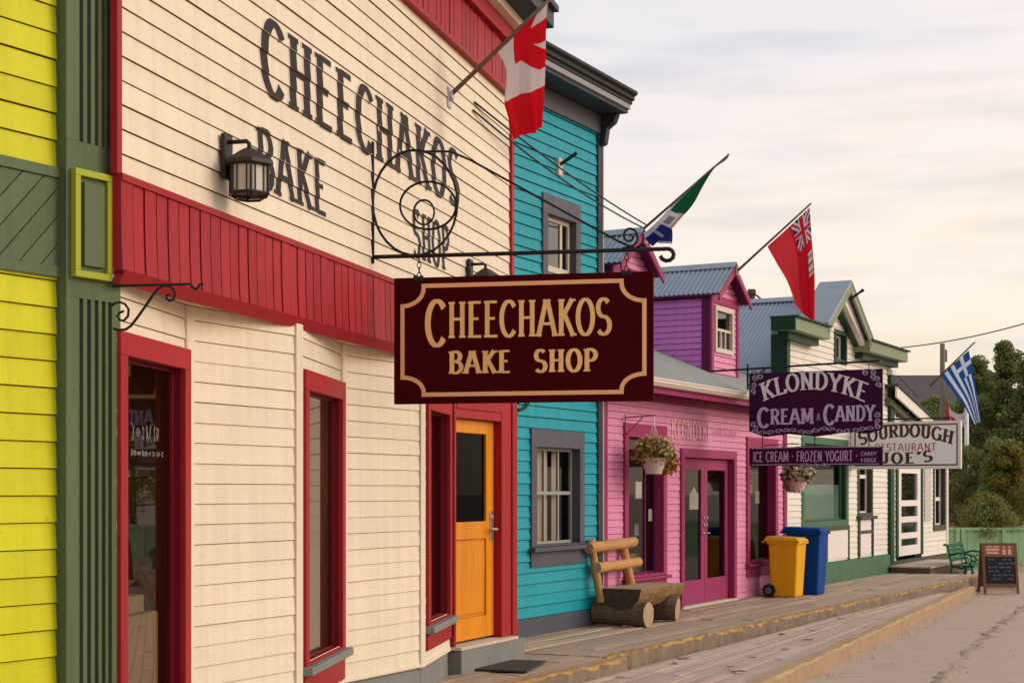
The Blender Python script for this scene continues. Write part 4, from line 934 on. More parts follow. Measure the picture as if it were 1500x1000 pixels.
# dormers
dF = -.32
s2a, s2b = ST.s(1040, dF), ST.s(1080, dF)
dw = s2b - s2a; sc2 = (s2a + s2b) / 2; off = ST.s(943, -.15) - ST.s(1078, -.15)
dzE, dzR = 4.50, 4.92
for k, ox in enumerate((off, 0)):
    A, B, Cn = s2a + ox, s2b + ox, sc2 + ox
    # front wall
    hwid = dw / 2
    def lim(z, A=A, B=B, Cn=Cn): 
        if z < dzE: return (A, B)
        t = (z - dzE) / (dzR - dzE); return (Cn - hwid * (1 - t), Cn + hwid * (1 - t))
    bz = eZ + SL * (eD - dF) - .05
    D_ = Plane(877, 18.83, 1305, 30.9); D_.A = ST.W(0, 0, dF)
    wz0, wz1 = 3.64, 4.33; wA, wB = A + .15, B - .25
    o, _ = siding(D_, 'dormer', pk, A, B, bz, dzR - .02, .088, M_pink, M_pinkgap, [(wA + .04, wB - .04, wz0 + .03, wz1 - .04)], lim=lim, seed=40 + k)
    DP = o; WM[DP] = WM[pk]
    mb = MB(); mb.pb(D_, A - .01, A + .09, bz, dzE - .02, -.02, .03); mb.pb(D_, B - .09, B + .01, bz, dzE - .02, -.02, .03); mb.pb(D_, A + .09, B - .09, dzE - .14, dzE - .02, -.02, .028); mb.build('dormer_trim', M_mag, DP, bevel=.004)
    mb = MB(); frame_boxes(mb, D_, wA, wB, wz0, wz1, .06, .07, .07, -.05, .04)
    mb.pb(D_, wA + .06, wB - .06, (wz0 + wz1) / 2 - .02, (wz0 + wz1) / 2 + .02, -.03, .012)
    for f in (.36, .66): x = wA + .06 + f * (wB - wA - .12); mb.pb(D_, x - .015, x + .015, wz0 + .07, (wz0 + wz1) / 2 - .02, -.03, .01)
    mb.build('dormer_window', M_sash, DP, bevel=.004); pane(D_, DP, wA + .06, wB - .06, wz0 + .07, wz1 - .07, -.015, G_sky); room(D_, DP, wA, wB, wz0, wz1, -.06, .5, M_roomd)
    # side walls (purple, facing along the street)
    for side in (0, 1):
        sx = A if side == 0 else B
        SP = Plane(877, 18.83, 1305, 30.9)
        depth_ = 2.6
        if side == 0:
            SP.A = ST.W(sx, 0, dF - depth_); SP.u = ST.n.copy(); SP.n = -ST.u
        else:
            SP.A = ST.W(sx, 0, dF); SP.u = -ST.n; SP.n = ST.u.copy()
        def slim(z, side=side):
            # boards end where the roof slope cuts them
            rdist = eD - (z - eZ) / SL      # d at which the roof reaches z
            back = max(0.0, min(depth_, dF - rdist))   # how far back the wall is above the roof
            return (depth_ - back, depth_) if side == 0 else (0, back)
        siding(SP, 'dormer_side', DP, 0, depth_, bz, dzE, .088, M_purp, M_purpgap, lim=slim, seed=50 + 2 * k + side)
        mb = MB(); mb.pb(SP, depth_ - .12 if side == 0 else -.0, depth_ if side == 0 else .12, bz, dzE - .0, -.005, .028); mb.pb(SP, 0.1, depth_ - .121, dzE - .09, dzE + .02, -.005, .03); mb.build('dormer_corner_board', M_magdk, DP, bevel=.003)
    # gable roof
    ov = .10; fr = dF + .18; bk = -3.25; ez = dzE - .03; slope = (dzR - dzE) / hwid; ezo = dzE - ov * slope + .05; rz = dzR + .05
    for sg in (-1, 1):
        c = corrugated(ST.W(Cn + sg * (hwid + ov), ezo, fr), ST.W(Cn + sg * (hwid + ov), ezo, bk), ST.W(Cn, rz, fr), ST.W(Cn, rz, bk), .076, .011)
        c.build('dormer_roof', M_metalroof, DP, smooth=False)
        mb = MB(); q = lambda s, z, d: ST.W(Cn + sg * s, z, d)
        mb.hexa([q(hwid + ov + .02, ezo - .12, fr + .015), q(0, rz - .14, fr + .015), q(0, rz - .14, fr - .012), q(hwid + ov + .02, ezo - .12, fr - .012), q(hwid + ov + .02, ezo - .015, fr + .015), q(0, rz - .015, fr + .015), q(0, rz - .015, fr - .012), q(hwid + ov + .02, ezo - .015, fr - .012)]); mb.build('bargeboard', M_mag, DP, bevel=.003)
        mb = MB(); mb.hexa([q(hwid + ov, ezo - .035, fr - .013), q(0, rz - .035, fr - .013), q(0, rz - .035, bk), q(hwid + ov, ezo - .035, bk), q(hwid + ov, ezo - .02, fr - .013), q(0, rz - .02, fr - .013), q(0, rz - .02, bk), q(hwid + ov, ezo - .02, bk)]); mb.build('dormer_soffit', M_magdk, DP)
    mb = MB(); mb.prism([ST.W(Cn + a_, rz + z_, fr + .02) for a_, z_ in ((-.10, -.055), (0, .03), (.10, -.055), (.10, -.045), (0, .042), (-.10, -.045))], ST.n * (bk - fr)); mb.build('ridge_cap', M_flatroof, DP)
    mb = MB(); mb.pb(ST, Cn - .035, Cn + .035, rz - .17, rz - .03, fr + .016, fr + .06); mb.build('finial_block', M_pot, DP, bevel=.006)

# ================================================================== white and green building
wg = thing('white_green_building', 'white clapboard false-front shop with dark green trim, steep central gable and metal roof', 'building', tuple(ST.W(9, 0, 0)))
ga_, ge = pe + .06, ST.s(1304); ZG = 4.32
W_ = dict(d1=.03, dback=-.14, sashw=.03, gd=-.09, depth=.7)
gw = (ST.s(1173), ST.s(1241)); gwz = (.98, 2.5)
gw2 = (ST.s(1255), ST.s(1277)); gw2z = (1.13, 2.15)
gpk = ST.s(1245, .3); gl, gr = ST.s(1213, .3), ST.s(1281, .3); pkz = 5.10
hwg = min(gpk - gl, gr - gpk)
gl, gr = gpk - hwg, gpk + hwg
def limg(z):
    if z < ZG: return (ga_, ge)
    t = (z - ZG) / (pkz - ZG); return (gpk - hwg * (1 - t), gpk + hwg * (1 - t))
uwin = (ST.s(1221), ST.s(1239)); uwz = (ST.sz(1230, 533)[1], ST.sz(1230, 484)[1])
siding(ST, 'siding_wall', wg, ga_, ge, .36, pkz, .10, M_white, M_whitegap, [(gw[0] + .06, gw[1] - .06, gwz[0] + .04, gwz[1] - .04), (gw2[0] + .05, gw2[1] - .05, gw2z[0] + .03, gw2z[1] - .04), (uwin[0] + .05, uwin[1] - .05, uwz[0] + .04, uwz[1] - .04)], lim=limg, seed=61)
mb = MB(); mb.pb(ST, ga_, ge + .02, -.05, .355, -.1, .06); mb.build('base_panel', M_mosgreen, wg, bevel=.006)
mb = MB(); mb.pb(ST, ga_ - .06, ga_ - .001, -.02, 2.9, -.03, .05); mb.build('white_corner_trim', M_whitepanel, wg, bevel=.004)
mb = MB(); mb.pb(ST, ga_ - .02, ga_ + .14, 3.0, ZG - .22, -.24, .035); mb.build('corner_board', M_dkgreen, wg, bevel=.004)
mb = MB(); mb.pb(ST, ge - .22, ge + .05, -.05, ST.sz(1300, 549)[1], -.3, .075); mb.build('corner_pillar', M_dkgreen, wg, bevel=.005)
mb = MB(); zc = ST.sz(1300, 549)[1]; mb.pb(ST, ge - .26, ge + .09, zc, zc + .10, -.3, .11); mb.build('pillar_cap', M_whitepanel, wg, bevel=.006)
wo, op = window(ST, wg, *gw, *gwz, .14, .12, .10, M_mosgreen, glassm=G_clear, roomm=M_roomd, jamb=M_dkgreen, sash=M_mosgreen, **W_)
a, b, c, e_ = op
mb = MB(); mb.pb(ST, a + .01, b - .01, c + .01, c + .62, -.110, -.105); mb.build('patterned_blind', M_lace, wo)
mb = MB(); mb.pb(ST, a + .35, b - .9, c + .95, e_ - .02, -.112, -.107); mb.pb(ST, a + 1.0, b - .1, c + 1.0, e_ - .02, -.113, -.108); mb.build('poster', paint('pale_green_poster', (0.42, 0.48, 0.40), .8, .2), wo)
mb = MB()
for x0, x1 in ((1178, 1207), (1211, 1240)):
    mb.pb(ST, ST.s(x0), ST.s(x1), .40, .90, -.01, .028)
for x0, x1 in ((1259, 1274),):
    mb.pb(ST, ST.s(x0), ST.s(x1), .40, .80, -.01, .028); mb.pb(ST, ST.s(x0) , ST.s(x1), .86, 1.06, -.01, .028)
mb.split('white_panel', M_whitepanel, wg, bevel=.004)
mb = MB()
for x in (1176, 1208.5, 1241): mb.pb(ST, ST.s(x) - .035, ST.s(x) + .035, .36, .98, -.01, .04)
mb.pb(ST, ST.s(1176) + .036, ST.s(1241) - .036, .90, .975, -.01, .036)
for x in (1256.5, 1276.5): mb.pb(ST, ST.s(x) - .04, ST.s(x) + .04, .36, 1.12, -.01, .04)
mb.pb(ST, ST.s(1256.5) + .041, ST.s(1276.5) - .041, .80, .86, -.01, .037)
mb.split('panel_rail', paint('brown_green_trim', (0.07, 0.075, 0.05), .6), wg, bevel=.003)
window(ST, wg, *gw2, *gw2z, .10, .10, .05, MATS['brown_green_trim'], glassm=G_clear, roomm=M_room, sash=M_whitepanel, bars=[('h', .78, .07)], sill=(MATS['brown_green_trim'], .06, .10, .06), **W_)
window(ST, wg, *uwin, *uwz, .09, .08, .08, M_dkgreen, glassm=G_dark, roomm=M_roomd, sash=M_whitepanel, **W_)
# eave returns
rL0, rL1 = ST.s(1166, .32), ST.s(1218, .32); rzt = 4.33
mb = MB(); mb.pb(ST, rL0, gl + .06, rzt - .22, rzt - .02, -.08, .32); mb.pb(ST, gr - .06, ge + .10, rzt - .22, rzt - .02, -.08, .32); mb.split('eave_return', M_sungreen, wg, bevel=.006)
mb = MB(); mb.pb(ST, rL0 - .035, gl + .03, rzt - .02, rzt + .01, -.10, .37); mb.pb(ST, gr - .03, ge + .16, rzt - .02, rzt + .01, -.10, .37)
mb.pb(ST, rL0 + .12, gl - .05, rzt - .33, rzt - .22, -.02, .16); mb.pb(ST, gr + .05, ge + .0, rzt - .33, rzt - .22, -.02, .16); mb.split('eave_moulding', M_dkgreen, wg, bevel=.004)
mb = MB(); mb.pb(ST, rL0 - .002, rL0 - .03, rzt - .215, rzt - .021, -.08, .318); mb.build('eave_return_end', M_dkgreen, wg)
# steep front gable roof
gf, gb = .34, -.24
for sg in (-1, 1):
    q = lambda s, z, d: ST.W(gpk + sg * s, z, d)
    foot, fz = hwg + .09, ZG - .01
    mb = MB(); mb.hexa([q(foot, fz + .03, gf), q(0, pkz + .10, gf), q(0, pkz + .10, gb), q(foot, fz + .03, gb), q(foot + .02, fz + .07, gf), q(0, pkz + .15, gf), q(0, pkz + .15, gb), q(foot + .02, fz + .07, gb)]); mb.build('gable_roof', M_flatroof, wg, bevel=.003)
    mb = MB(); th = .13
    mb.hexa([q(foot - .04, fz - .10, gf - .01), q(0, pkz - .07, gf - .01), q(0, pkz - .07, gf - .05), q(foot - .04, fz - .10, gf - .05), q(foot + .01, fz + .028, gf - .01), q(0, pkz + .098, gf - .01), q(0, pkz + .098, gf - .05), q(foot + .01, fz + .028, gf - .05)]); mb.build('rake_fascia', M_sungreen, wg, bevel=.004)
    mb = MB(); mb.hexa([q(foot - .14, fz - .10, .22), q(0, pkz - .26, .22), q(0, pkz - .26, .03), q(foot - .14, fz - .10, .03), q(foot - .03, fz - .04, .22), q(0, pkz - .02, .22), q(0, pkz - .02, .03), q(foot - .03, fz - .04, .03)]); mb.build('rake_board', M_whitepanel if sg > 0 else M_sungreen, wg, bevel=.004)
    mb = MB(); mb.hexa([q(foot - .17, fz - .10, .12), q(0, pkz - .36, .12), q(0, pkz - .36, .02), q(foot - .17, fz - .10, .02), q(foot - .14, fz - .10, .12), q(0, pkz - .262, .12), q(0, pkz - .262, .02), q(foot - .14, fz - .10, .02)]); mb.build('rake_moulding', M_dkgreen, wg, bevel=.003)
# main roof: ridge runs back from the street
rgz = 4.98; evz = 3.1; mS0 = ga_ - .25; mS1 = 2 * gpk - mS0
for sA in (mS0, mS1):
    c = corrugated(ST.W(sA, evz, -.28), ST.W(sA, evz, -8), ST.W(gpk, rgz, -.28), ST.W(gpk, rgz, -8), .076, .011); c.build('main_roof', M_metalroof, wg)
mb = MB(); mb.prism([ST.W(gpk + a_, rgz + z_, -.27) for a_, z_ in ((-.12, -.05), (0, .03), (.12, -.05), (.12, -.035), (0, .045), (-.12, -.035))], ST.n * -7.7); mb.build('ridge_cap', M_flatroof, wg)
mb = MB(); mb.pb(ST, ga_, ga_ + .1, 0, evz, -8, -.31); mb.pb(ST, ge - .1, ge, 0, evz, -8, -.31); mb.build('side_wall', M_white, wg)
mb = MB(); mb.pprism(ST, [(ga_, 2.6), (ge, 2.6), (ge, ZG), (gr, ZG), (gpk, pkz), (gl, ZG), (ga_, ZG)], -.25, -.24); mb.build('wall_core', M_white, wg)
ch = thing('roof_vent_pipe', 'short rusty vent pipe with a bracing rod standing on the corrugated roof behind the dormer', 'vent pipe', tuple(P(1101, 446, 31.6)))
mb = MB(); q0 = P(1101, 458, 31.6); mb.tube([q0, P(1101, 431, 31.6)], .07, 10); mb.tube([P(1101, 432, 31.6), P(1101, 424, 31.6)], .085, 10); mb.build('pipe', paint('rusty_pipe', (0.10, 0.06, 0.04), .8, .3), ch)
mb = MB(); mb.tube([P(1102, 428, 31.6), P(1128, 448, 31.0)], .018, 6); mb.build('brace_rod', M_iron, ch)

# ================================================================== sourdough restaurant
sb_ = thing('restaurant_building', 'small white clapboard restaurant with a half gable at the far end of the row', 'building', tuple(ST.W(15, 0, 0)))
sa, se = ge + .06, ST.s(1387)
sA, zA = ST.sz(1305, 557, .25); sB, zB_ = ST.sz(1366, 613.6, .25)
zrk = lambda x: zA + (zB_ - zA) * (x - sA) / (sB - sA)      # upper edge of the rake
hz0, hz1 = zrk(sa) - .12, zrk(se) - .12
def lims(z):
    if z < hz1: return (sa, se)
    t = (z - hz1) / (hz0 - hz1); return (sa, se + (sa - se) * t)
sdr = (ST.s(1311), ST.s(1350)); sdz = (.26, 2.2); sw = (ST.s(1366), ST.s(1384)); swz = (.72, 2.2)
siding(ST, 'siding_wall', sb_, sa, se, .2, hz0, .10, M_white, M_whitegap, [(sdr[0] + .05, sdr[1] - .05, .1, sdz[1] - .05), (sw[0] + .06, sw[1] - .06, swz[0] + .06, swz[1] - .05)], lim=lims, seed=71)
mb = MB(); mb.pb(ST, sa, se, -.1, .2, -.1, .03); mb.build('base_board', MATS['brown_green_trim'], sb_)
mb = MB(); mb.pb(ST, se - .1, se + .03, .2, hz1, -.1, .03); mb.build('corner_board', M_whitepanel, sb_, bevel=.004)
mb = MB(); frame_boxes(mb, ST, *sdr, *sdz, .16, .12, .0, -.05, .04); mb.build('door_frame', M_dkgreen, sb_, bevel=.004)
x0, x1 = sdr[0] + .17, sdr[1] - .17; mb = MB(); frame_boxes(mb, ST, x0, x1, .28, 2.07, .26, .12, .20, -.045, .02)
for zz in (.62, .95, 1.28): mb.pb(ST, x0 + .26, x1 - .26, zz, zz + .12, -.045, .018)
sd_ = mb.build('door', M_whitepanel, sb_, bevel=.004); pane(ST, sd_, x0 + .26, x1 - .26, .48, 1.95, -.02, G_clear); room(ST, sb_, x0, x1, .2, 2.2, -.11, .8, M_roomd)
window(ST, sb_, *sw, *swz, .11, .09, .12, MATS['brown_green_trim'], glassm=G_clear, roomm=M_room, sash=M_whitepanel, bars=[('h', .45, .08), ('v', .5, .05)], **W_)
mb = MB(); mb.pb(ST, ST.s(1353), ST.s(1362), .95, 2.25, -.01, .03); mb.build('menu_board', paint('faded_menu', (0.50, 0.46, 0.42), .7, .4, (1, 1, 1), 6), sb_)
# rake and roof
mb = MB(); q = ST.W
L0_, L1_ = sa - .5, se + .28
def slab(t0, t1, d0, d1, e0=0.0): mb.hexa([q(L0_, zrk(L0_) + t0, d1), q(L1_ - e0, zrk(L1_ - e0) + t0, d1), q(L1_ - e0, zrk(L1_ - e0) + t0, d0), q(L0_, zrk(L0_) + t0, d0), q(L0_, zrk(L0_) + t1, d1), q(L1_ - e0, zrk(L1_ - e0) + t1, d1), q(L1_ - e0, zrk(L1_ - e0) + t1, d0), q(L0_, zrk(L0_) + t1, d0)])
slab(-.21, .0, .21, .25); mb.build('rake_fascia', M_white, sb_, bevel=.004)
mb = MB(); slab(-.34, -.212, .0, .12, .1); mb.build('rake_moulding', paint('olive_moulding', (0.10, 0.11, 0.06), .6), sb_, bevel=.004)
mb = MB(); slab(.002, .05, -6, .28); mb.build('roof', paint('dark_olive_roof', (0.06, 0.07, 0.05), .8), sb_)
shell(ST, sb_, sa, se, 0, hz1 + .02, 6, M_white, -.9)
mb = MB(); mb.pb(ST, se - .1, se, 0, hz1, -.9, -.1); mb.build('side_wall', M_white, sb_)
mb = MB(); mb.pb(ST, *(lambda p, q_: (p[0], q_[0], p[1] - .03, p[1] + .03))(ST.sz(1312, 608), ST.sz(1325, 608)), 0, .04); mb.build('wall_vent', M_brownletter, sb_)

st_ = thing('door_step_platform', 'low wooden step platform in front of the white restaurant door', 'step', tuple(ST.W(14.5, 0, .5)))
mb = MB()
for i in range(6): mb.pb(ST, 13.25, 16.6, .105, .14, .08 + i * .135, .08 + i * .135 + .128)
mb.build('deck_boards', M_deck2, st_, bevel=.004)
mb = MB(); mb.pb(ST, 13.27, 13.46, .008, .104, .1, .86); mb.pb(ST, 13.47, 16.58, ZS - .05, .104, .1, .86); mb.build('skirting', paint('dark_step_wood', (0.11, 0.075, 0.05), .8, .3), st_)

# ================================================================== hanging signs
# bakery sign on its iron arm
bwS, bwZ = CR.sz(545, 378); Zw = CR.W(bwS, 0, 0).y
SGL, SGR = P(578, 500, 11.40), P(957.5, 500, 11.12)
su = Vector((SGR.x - SGL.x, SGR.y - SGL.y, 0)); sw_ = su.length; su.normalize(); sn = Vector((su.y, -su.x, 0))
zl1, zl0 = P(578, 408, 11.40).z, P(578, 592, 11.40).z
zr1, zr0 = P(957.5, 397.5, 11.12).z, P(957.5, 587, 11.12).z
def SG(x, y, d=0.0):      # sign board coordinates 0..1 from the top left
    zt_ = zl1 + (zr1 - zl1) * x; zb_ = zl0 + (zr0 - zl0) * x
    return Vector((SGL.x, SGL.y, 0)) + su * (sw_ * x) + sn * d + Vector((0, 0, zt_ + (zb_ - zt_) * y))
sg_ = thing('hanging_sign', 'dark maroon bake shop sign with gold notched border and lettering hanging from an iron arm', 'sign', tuple(SG(.5, 1)))
mb = MB(); mb.prism([SG(0, 0, -.022), SG(1, 0, -.022), SG(1, 1, -.022), SG(0, 1, -.022)], sn * .044); mb.build('sign_board', M_sign, sg_, bevel=.005)
# gold border
bx0, bx1, nx0, nx1 = .034, .966, .117, .880; ty, ny0, ny1, by = .068, .225, .79, .928
def arc(cx, cy, rx, ry, a0, a1, n=10): return [(cx + rx * math.cos(R(a0 + (a1 - a0) * i / n)), cy + ry * math.sin(R(a0 + (a1 - a0) * i / n))) for i in range(n + 1)]
rx, ry = nx0 - bx0, ny0 - ty
path = [(nx0, ty), (nx1, ty), (nx1, ty + .02)] + arc(bx1, ty + .02, bx1 - nx1, ny0 - ty - .02, 180, 90) + [(bx1, ny0), (bx1, ny1)] + arc(bx1, by - .02, bx1 - nx1, by - .02 - ny1, 270, 180) + [(nx1, by), (nx0, by)] + arc(bx0, by - .02, rx, by - .02 - ny1, 0, -90) + [(bx0, ny1), (bx0, ny0)] + arc(bx0, ty + .02, rx, ny0 - ty - .02, 90, 0) + [(nx0, ty)]
asp = sw_ / .92
def offs(path, h):
    o = []; k = len(path) - 1
    for i in range(k):
        p0, p1, p2 = path[(i - 1) % k], path[i], path[(i + 1) % k]
        def nrm(a, b):
            tx, ty_ = (b[0] - a[0]) * asp, b[1] - a[1]; q = math.hypot(tx, ty_) or 1e-6; return (-ty_ / q, tx / q)
        n1, n2 = nrm(p0, p1), nrm(p1, p2); nx, ny = n1[0] + n2[0], n1[1] + n2[1]; q = math.hypot(nx, ny) or 1; nx /= q; ny /= q
        cs = max(.5, nx * n1[0] + ny * n1[1]); o.append((p1[0] + nx * h / cs / asp, p1[1] + ny * h / cs))
    return o
pth = [path[0]] + [p for a, p in zip(path[:-1], path[1:]) if math.hypot(p[0] - a[0], p[1] - a[1]) > 1e-4]
o1, o2 = offs(pth, .0165), offs(pth, -.0165); mb = MB(); k = len(o1)
for side, dd in ((1, .0235), (-1, -.0235)):
    for i in range(k):
        j = (i + 1) % k; mb.face([SG(*o1[i], dd), SG(*o1[j], dd), SG(*o2[j], dd), SG(*o2[i], dd)])
mb.build('gold_border', M_gold, sg_, recalc=False)
mb = MB()
st, _ = letters('CHEECHAKOS', thick=.085, thin=.038, serif=.035, track=.045, caps={0: (1.28, -.22)})
put_letters(mb, st, lambda x, y: SG(.124 + x * .717, .485 - y * .285 + .0), sn * .0232, 0)
st, _ = letters('BAKE  SHOP', thick=.105, thin=.05, serif=.045, track=.10)
put_letters(mb, st, lambda x, y: SG(.216 + x * .572, .765 - y * .175), sn * .0232, 0)
mb.build('sign_lettering', M_gold2, sg_, recalc=False)
mb = MB()
for x in (.097, .898):
    p = SG(x, 0); top = P(545 + (985 - 545) * ((578 + 379 * x - 545) / 440), 376.5 - 10 * ((578 + 379 * x - 545) / 440), 11.3)
    mb.tube([SG(x - .012, .02, .03), SG(x - .012, -.015, .03)], .012); mb.tube([SG(x + .012, .02, .03), SG(x + .012, -.015, .03)], .012)
    L_ = (top.z - p.z); k = 4
    mb.prism([SG(x - .02, .03, .024), SG(x + .02, .03, .024), SG(x + .02, -.005, .024), SG(x - .02, -.005, .024)], sn * .008)
    for i in range(k):
        zc_ = p.z + L_ * (i + .5) / k; rr = L_ / k * .62; ax = su if i % 2 == 0 else sn
        mb.tube([Vector((p.x, p.y, zc_)) + ax * (.014 * math.cos(t * math.pi / 6)) + Vector((0, 0, rr * math.sin(t * math.pi / 6))) for t in range(13)], .0035, 5, caps=False)
mb.build('hanging_chain', M_iron, sg_)
br = thing('sign_bracket', 'black wrought iron sign arm with a large spiral scroll fixed to the cream wall', 'sign bracket', tuple(CR.W(bwS, bwZ, 0)))
Za = Zw - .02; Zb = 11.12
def BP(px, py): return P(px, py, Za + (Zb - Za) * (px - 545) / (985 - 545))
mb = MB(); mb.tube([BP(545, 208), BP(545, 386)], .017, 8); mb.build('wall_bar', M_iron, br, smooth=True)
mb = MB(); mb.tube([BP(543, 376.5), BP(700, 372.5), BP(977, 364.5)] + [BP(977 + 10 * math.sin(t), 373 - 9 * math.cos(t)) for t in (.3, .9, 1.5, 2.1, 2.7, 3.3, 3.9, 4.5)], .015, 8); mb.build('arm', M_iron, br, smooth=True)
sp = []
cxs, cys = 607, 298
circ = lambda cx, cy, rx, ry, a0, a1, n=30: [BP(cx + rx * math.cos(R(a0 + (a1 - a0) * i / n)), cy - ry * math.sin(R(a0 + (a1 - a0) * i / n))) for i in range(n + 1)]
mb = MB(); mb.tube(circ(608, 297, 62, 77, 0, 360), .010, 6, caps=False); mb.tube(circ(627, 301, 41, 35, 20, 385), .009, 6, caps=False); mb.tube(circ(621, 311, 15, 18, 0, 360), .008, 6, caps=False)
mb.build('spiral_scroll', M_iron, br, smooth=True)
mb = MB(); mb.tube([BP(618, 222), BP(660, 222), BP(690, 235), BP(750, 268), BP(830, 312), BP(905, 353), BP(935, 366)], .009, 6)
mb.tube([BP(912, 364)] + [BP(922 + (10 + 3.5 * (1 - t / 22)) * (1 - t / 40) * math.cos(1.1 - t * .36), 346 + (11 + 4 * (1 - t / 22)) * (1 - t / 40) * math.sin(1.1 - t * .36)) for t in range(22)], .009, 6); mb.tube([BP(915, 364)] + [BP(926 + 17 * math.sin(t * .3), 347 + 17 * math.cos(t * .3)) for t in range(1, 7)], .008, 6)
mb.build('stay_rod', M_iron, br, smooth=True)
so2 = thing('scroll_hook', 'tiny black iron scroll peeping out under the maroon hanging sign on the teal wall', 'bracket', tuple(ST.W(ST.s(758), ST.sz(758, 588)[1], .02)))
HK = lambda px, py: (lambda a, z: ST.W(a, z, .03))(*ST.sz(px, py, .03))
mb = MB(); mb.tube([HK(752, 560), HK(752, 585)] + [HK(763 + 11 * (1 - t / 22) * math.cos(3.1 + t * .45), 590 - 11 * (1 - t / 22) * math.sin(3.1 + t * .45)) for t in range(16)], .010, 6); mb.tube([HK(758, 602), HK(770, 598), HK(776, 588), HK(778, 575)], .008, 6); mb.build('scroll', M_iron, so2, smooth=True)
# small scroll bracket by the pilaster
sc_o = thing('scroll_bracket', 'small black scroll bracket on the pilaster above the first red window', 'bracket', tuple(P(166, 440, 7.6)))
SB = lambda x, y: P(160 + x / 10, 400 + y / 10, 7.55)
mb = MB(); mb.tube([SB(40, 190), SB(700, 172), SB(1180, 160), SB(1215, 195), SB(1255, 235), SB(1300, 215), SB(1325, 165), SB(1385, 160)], .007, 6)
mb.build('arm', M_iron, sc_o, smooth=True)
mb = MB(); mb.tube([SB(60, 815), SB(150, 832), SB(240, 825), SB(320, 770), SB(420, 640), SB(540, 470), SB(640, 320), SB(720, 225), SB(800, 185), SB(880, 190), SB(945, 240), SB(965, 310), SB(940, 385), SB(880, 405), SB(835, 375), SB(845, 325), SB(900, 310)], .007, 6)
mb.tube([SB(35, 480), SB(80, 440), SB(160, 425), SB(235, 455), SB(285, 530), SB(275, 630), SB(215, 695), SB(150, 685), SB(115, 630), SB(150, 580), SB(215, 555)], .0065, 6); mb.build('scroll', M_iron, sc_o, smooth=True)

# klondyke sign
kD = .56; kS = ST.s(1098, kD); kn = ST.n; k0 = ST.W(kS, 0, kD); kt = (1293 - CX) / F
KZ1, KZ0 = P(1098, 547, k0.y).z, P(1098, 641, k0.y).z
kw_ = (kt * k0.y - k0.x) / (kn.x - kt * kn.y)
kper = (-ST.u * 1.0)            # face looks back up the street
def KG(x, y, d=0.0, z1=KZ1, z0=KZ0): return k0 + ST.n * (kw_ * x) + kper * d + Vector((0, 0, z1 + (z0 - z1) * y))
ks = thing('purple_sign', 'deep purple shop sign with arched white KLONDYKE lettering and silver scroll border', 'sign', tuple(KG(.5, 1)))
bot = [(1, 0), (1, .9), (.9, .97), (.75, .94), (.5, 1.0), (.3, .95), (.12, .99), (0, .9), (0, 0)]
mb = MB(); mb.prism([KG(x, y, -.02) for x, y in bot], kper * .04); mb.build('sign_board', M_purpsign, ks, bevel=.004)
mb = MB()
st, _ = letters('KLONDYKE', thick=.085, thin=.04, serif=.075, track=.06)
def arch(x, y):
    xx = .095 + .80 * x; c = 2 * x - 1
    # letters fan out along the arch
    return KG(xx + c * .035 * (y - .5), .47 - .19 * (1 - c * c) - y * .27 + .03 * c, 0)
put_letters(mb, st, arch, kper * .0212, 0)
st, _ = letters('CREAM', thick=.095, thin=.055, serif=.05, track=.05, caps={0: (1.3, -.2)}); put_letters(mb, st, lambda x, y: KG(.065 + x * .43, .80 - y * .235, 0), kper * .0212, 1)
st, _ = letters('&', thick=.06, thin=.04, serif=0); put_letters(mb, st, lambda x, y: KG(.515 + x * .035, .75 - y * .10, 0), kper * .0212, 2)
st, _ = letters('CANDY', thick=.095, thin=.055, serif=.05, track=.05, caps={0: (1.3, -.2)}); put_letters(mb, st, lambda x, y: KG(.57 + x * .375, .775 - y * .235, 0), kper * .0212, 1)
mb.build('sign_lettering', [M_paleletter, M_lilac, M_scroll], ks, recalc=False)
mb = MB(); rnd = random.Random(5)
def curl(fn, x, y, rx, ry, a0, turns, d=.0222):
    pts = [(x + rx * (1 - .75 * i / 14) * math.cos(a0 + turns * 2 * math.pi * i / 14), y + ry * (1 - .75 * i / 14) * math.sin(a0 + turns * 2 * math.pi * i / 14)) for i in range(15)]
    for q in ribbon(pts, lambda tx, ty: .006): mb.face([fn(*p, d + rnd.uniform(0, .0008)) for p in q])
for i in range(16):
    x = .05 + i * .058 + rnd.uniform(-.01, .01); curl(KG, x, .905 + .02 * math.sin(i * 1.2), .032, .035, rnd.uniform(0, 6), rnd.choice((-1, 1)) * 1.1)
for cx_, cy_ in ((.94, .05), (.965, .14), (.93, .12), (.05, .08), (.035, .18), (.97, .24), (.03, .28), (.09, .05), (.88, .05), (.035, .8), (.97, .78), (.05, .86), (.965, .68), (.97, .86)):
    curl(KG, cx_, cy_, .022, .05, rnd.uniform(0, 6), rnd.choice((-1, 1)) * 1.2)
mb.build('scroll_border', M_scroll, ks, recalc=False)
KZ3, KZ2 = P(1098, 655, k0.y).z, P(1098, 683, k0.y).z
KH = lambda x, y, d=0.0: KG(x, y, d, KZ3, KZ2)
k2 = thing('narrow_purple_sign', 'long narrow purple board reading ICE CREAM FROZEN YOGURT hung under the purple shop sign', 'sign', tuple(KH(.5, 1)))
mb = MB(); mb.prism([KH(x, y, -.018) for x, y in ((0, .05), (.35, .0), (.5, -.08), (.65, 0), (1, .05), (1, .95), (.65, 1), (.5, 1.06), (.35, 1), (0, .95))], kper * .036); mb.build('sign_board', M_purpsign, k2, bevel=.003)
mb = MB(); st, _ = letters('ICE CREAM . FROZEN YOGURT .', thick=.085, thin=.05, serif=.04, track=.06); put_letters(mb, st, lambda x, y: KH(.03 + x * .79, .76 - y * .52), kper * .0192, 0)
